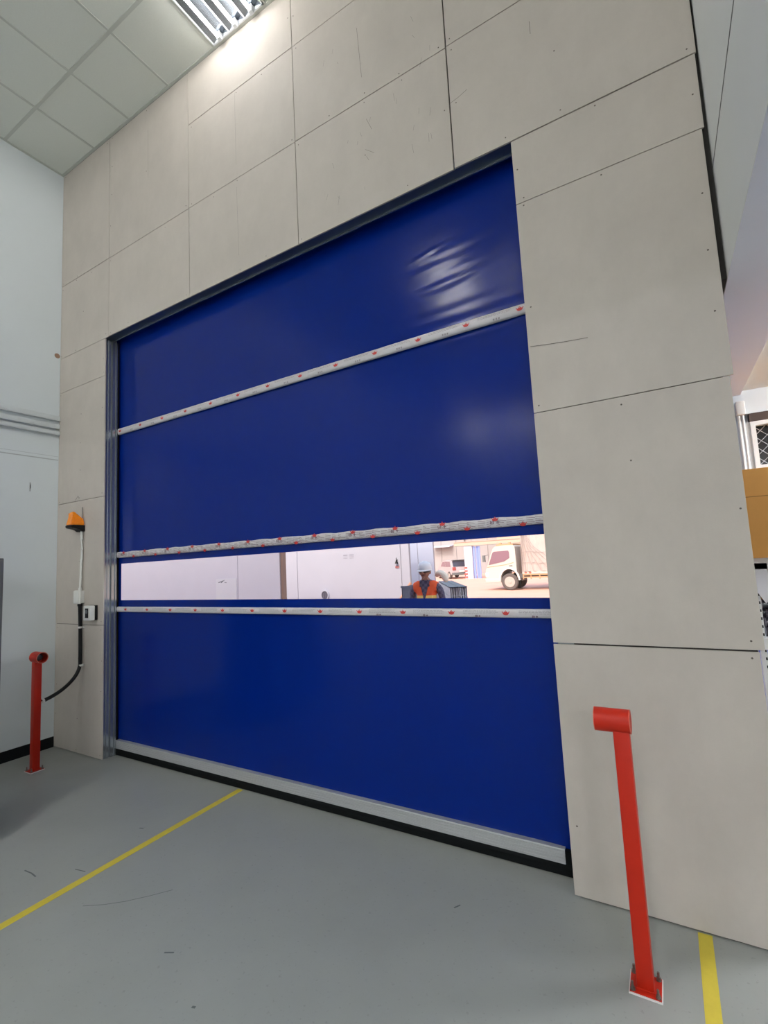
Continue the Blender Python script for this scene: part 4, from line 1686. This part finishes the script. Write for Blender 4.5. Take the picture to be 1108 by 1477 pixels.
box(q, -1.62, -1.40, -.66, .66, 1.45, 1.49)
cobj('spoiler', q, M_cab, cbody)
for x in (-1.12, 1.12):
    for s_ in (-1, 1):
        q = NB()
        lathe(q, [(.17, -.09), (.28, -.10), (.30, -.06), (.30, .06), (.28, .10), (.17, .09)], (x, s_ * .74, .30), n=24, axis='y')
        wh = cobj('wheel', q, M_tire, car, True)
        q = NB()
        lathe(q, [(.18, -.005), (.10, .012 * s_), (.02, .015 * s_)], (x, s_ * .835, .30), n=16, axis='y')
        cobj('hub_cap', q, M_rimw, wh, True)

# ------------------------------------------------------------------ gate and far buildings
fb_ = empty('warehouse', (-12, 42, 0), 'long grey-clad warehouse closing the far side of the yard', 'building')
q = NB()
box(q, -40, -7.6, 42, 48, -0.01, 7.5)
fwall = obj('wall_body', q, M_grey, fb_, smooth=False)
for x in [-30 + 1.6 * k for k in range(14)]:
    q = NB()
    box(q, x, x + .09, 41.93, 42.0, 0, 7.5)
    obj('seam_batten', q, M_grey, fwall, smooth=False)
q = NB()
cyl(q, (-11.35, 41.85, 0), (-11.35, 41.85, 7.4), .07, n=10)
obj('downpipe', q, M_cab, fb_)
q = NB()
prism(q, [(41.0, 2.72), (42.0, 2.85), (42.0, 2.92), (41.0, 2.79)], 'x', -14.6, -12.6)
obj('awning', q, M_bluep, fb_, smooth=False)
pk = empty('gatehouse', (-2, 40, 0), 'peach-walled building behind the gate beam at the back of the yard', 'building')
q = NB()
box(q, -7.55, 24, 40, 46, -0.01, 7.0)
obj('wall_body', q, M_pink, pk, smooth=False)
q = NB()
box(q, -8.3, -6.0, 39.92, 40.0, 0.15, 1.0)
obj('plinth_panel', q, M_bluep, pk, smooth=False)
q = NB()
for a in ((-8.2, -7.5, 1.25, 1.31), (-8.2, -7.5, 1.62, 1.68), (-8.2, -8.14, 1.25, 1.68), (-7.56, -7.5, 1.25, 1.68)):
    pass
box(q, -7.45, -6.75, 39.9, 39.99, 1.10, 1.16)
box(q, -7.45, -6.75, 39.9, 39.99, 1.50, 1.56)
box(q, -7.45, -7.39, 39.9, 39.99, 1.10, 1.56)
box(q, -6.81, -6.75, 39.9, 39.99, 1.10, 1.56)
obj('sign_frame', q, M_orn, pk, smooth=False)
gt = empty('yard_gate', (-6.5, 33, 0), 'yard gate portal with cream beam and blue-white column', 'gate')
q = NB()
box(q, -8.10, -7.45, 33.0, 33.5, -0.01, 2.5)
colm = obj('column', q, M_bluep, gt, smooth=False)
q = NB()
for k in range(4):
    box(q, -8.13, -7.9, 32.95, 33.0, .05 + k * .24, .17 + k * .24)
obj('red_band', q, mat('warning_red', srgb(206, 84, 76), 0.6), colm, smooth=False)
for k in range(3):
    q = NB()
    x = -7.40 + .20 * k
    box(q, x, x + .15, 33.1 + .1 * (k % 2), 33.16 + .1 * (k % 2), -0.01, 2.45)
    obj('gate_leaf', q, mat('gate_blue', srgb(120, 140, 214), 0.5), gt, smooth=False)
q = NB()
prism(q, [(33.0, 2.52), (33.0, 2.86), (33.5, 2.86), (33.5, 2.52)], 'x', -8.9, 4.0)
beam = obj('gate_beam', q, M_pink, gt, smooth=False)
q = NB()
box(q, -8.9, 4.0, 32.95, 33.0, 2.50, 2.53)
box(q, -8.9, 4.0, 32.97, 33.0, 2.80, 2.82)
obj('beam_edge', q, M_cab, beam, smooth=False)
q = NB()
box(q, 3.5, 4.0, 33.0, 33.5, -0.01, 2.52)
obj('column', q, M_bluep, gt, smooth=False)
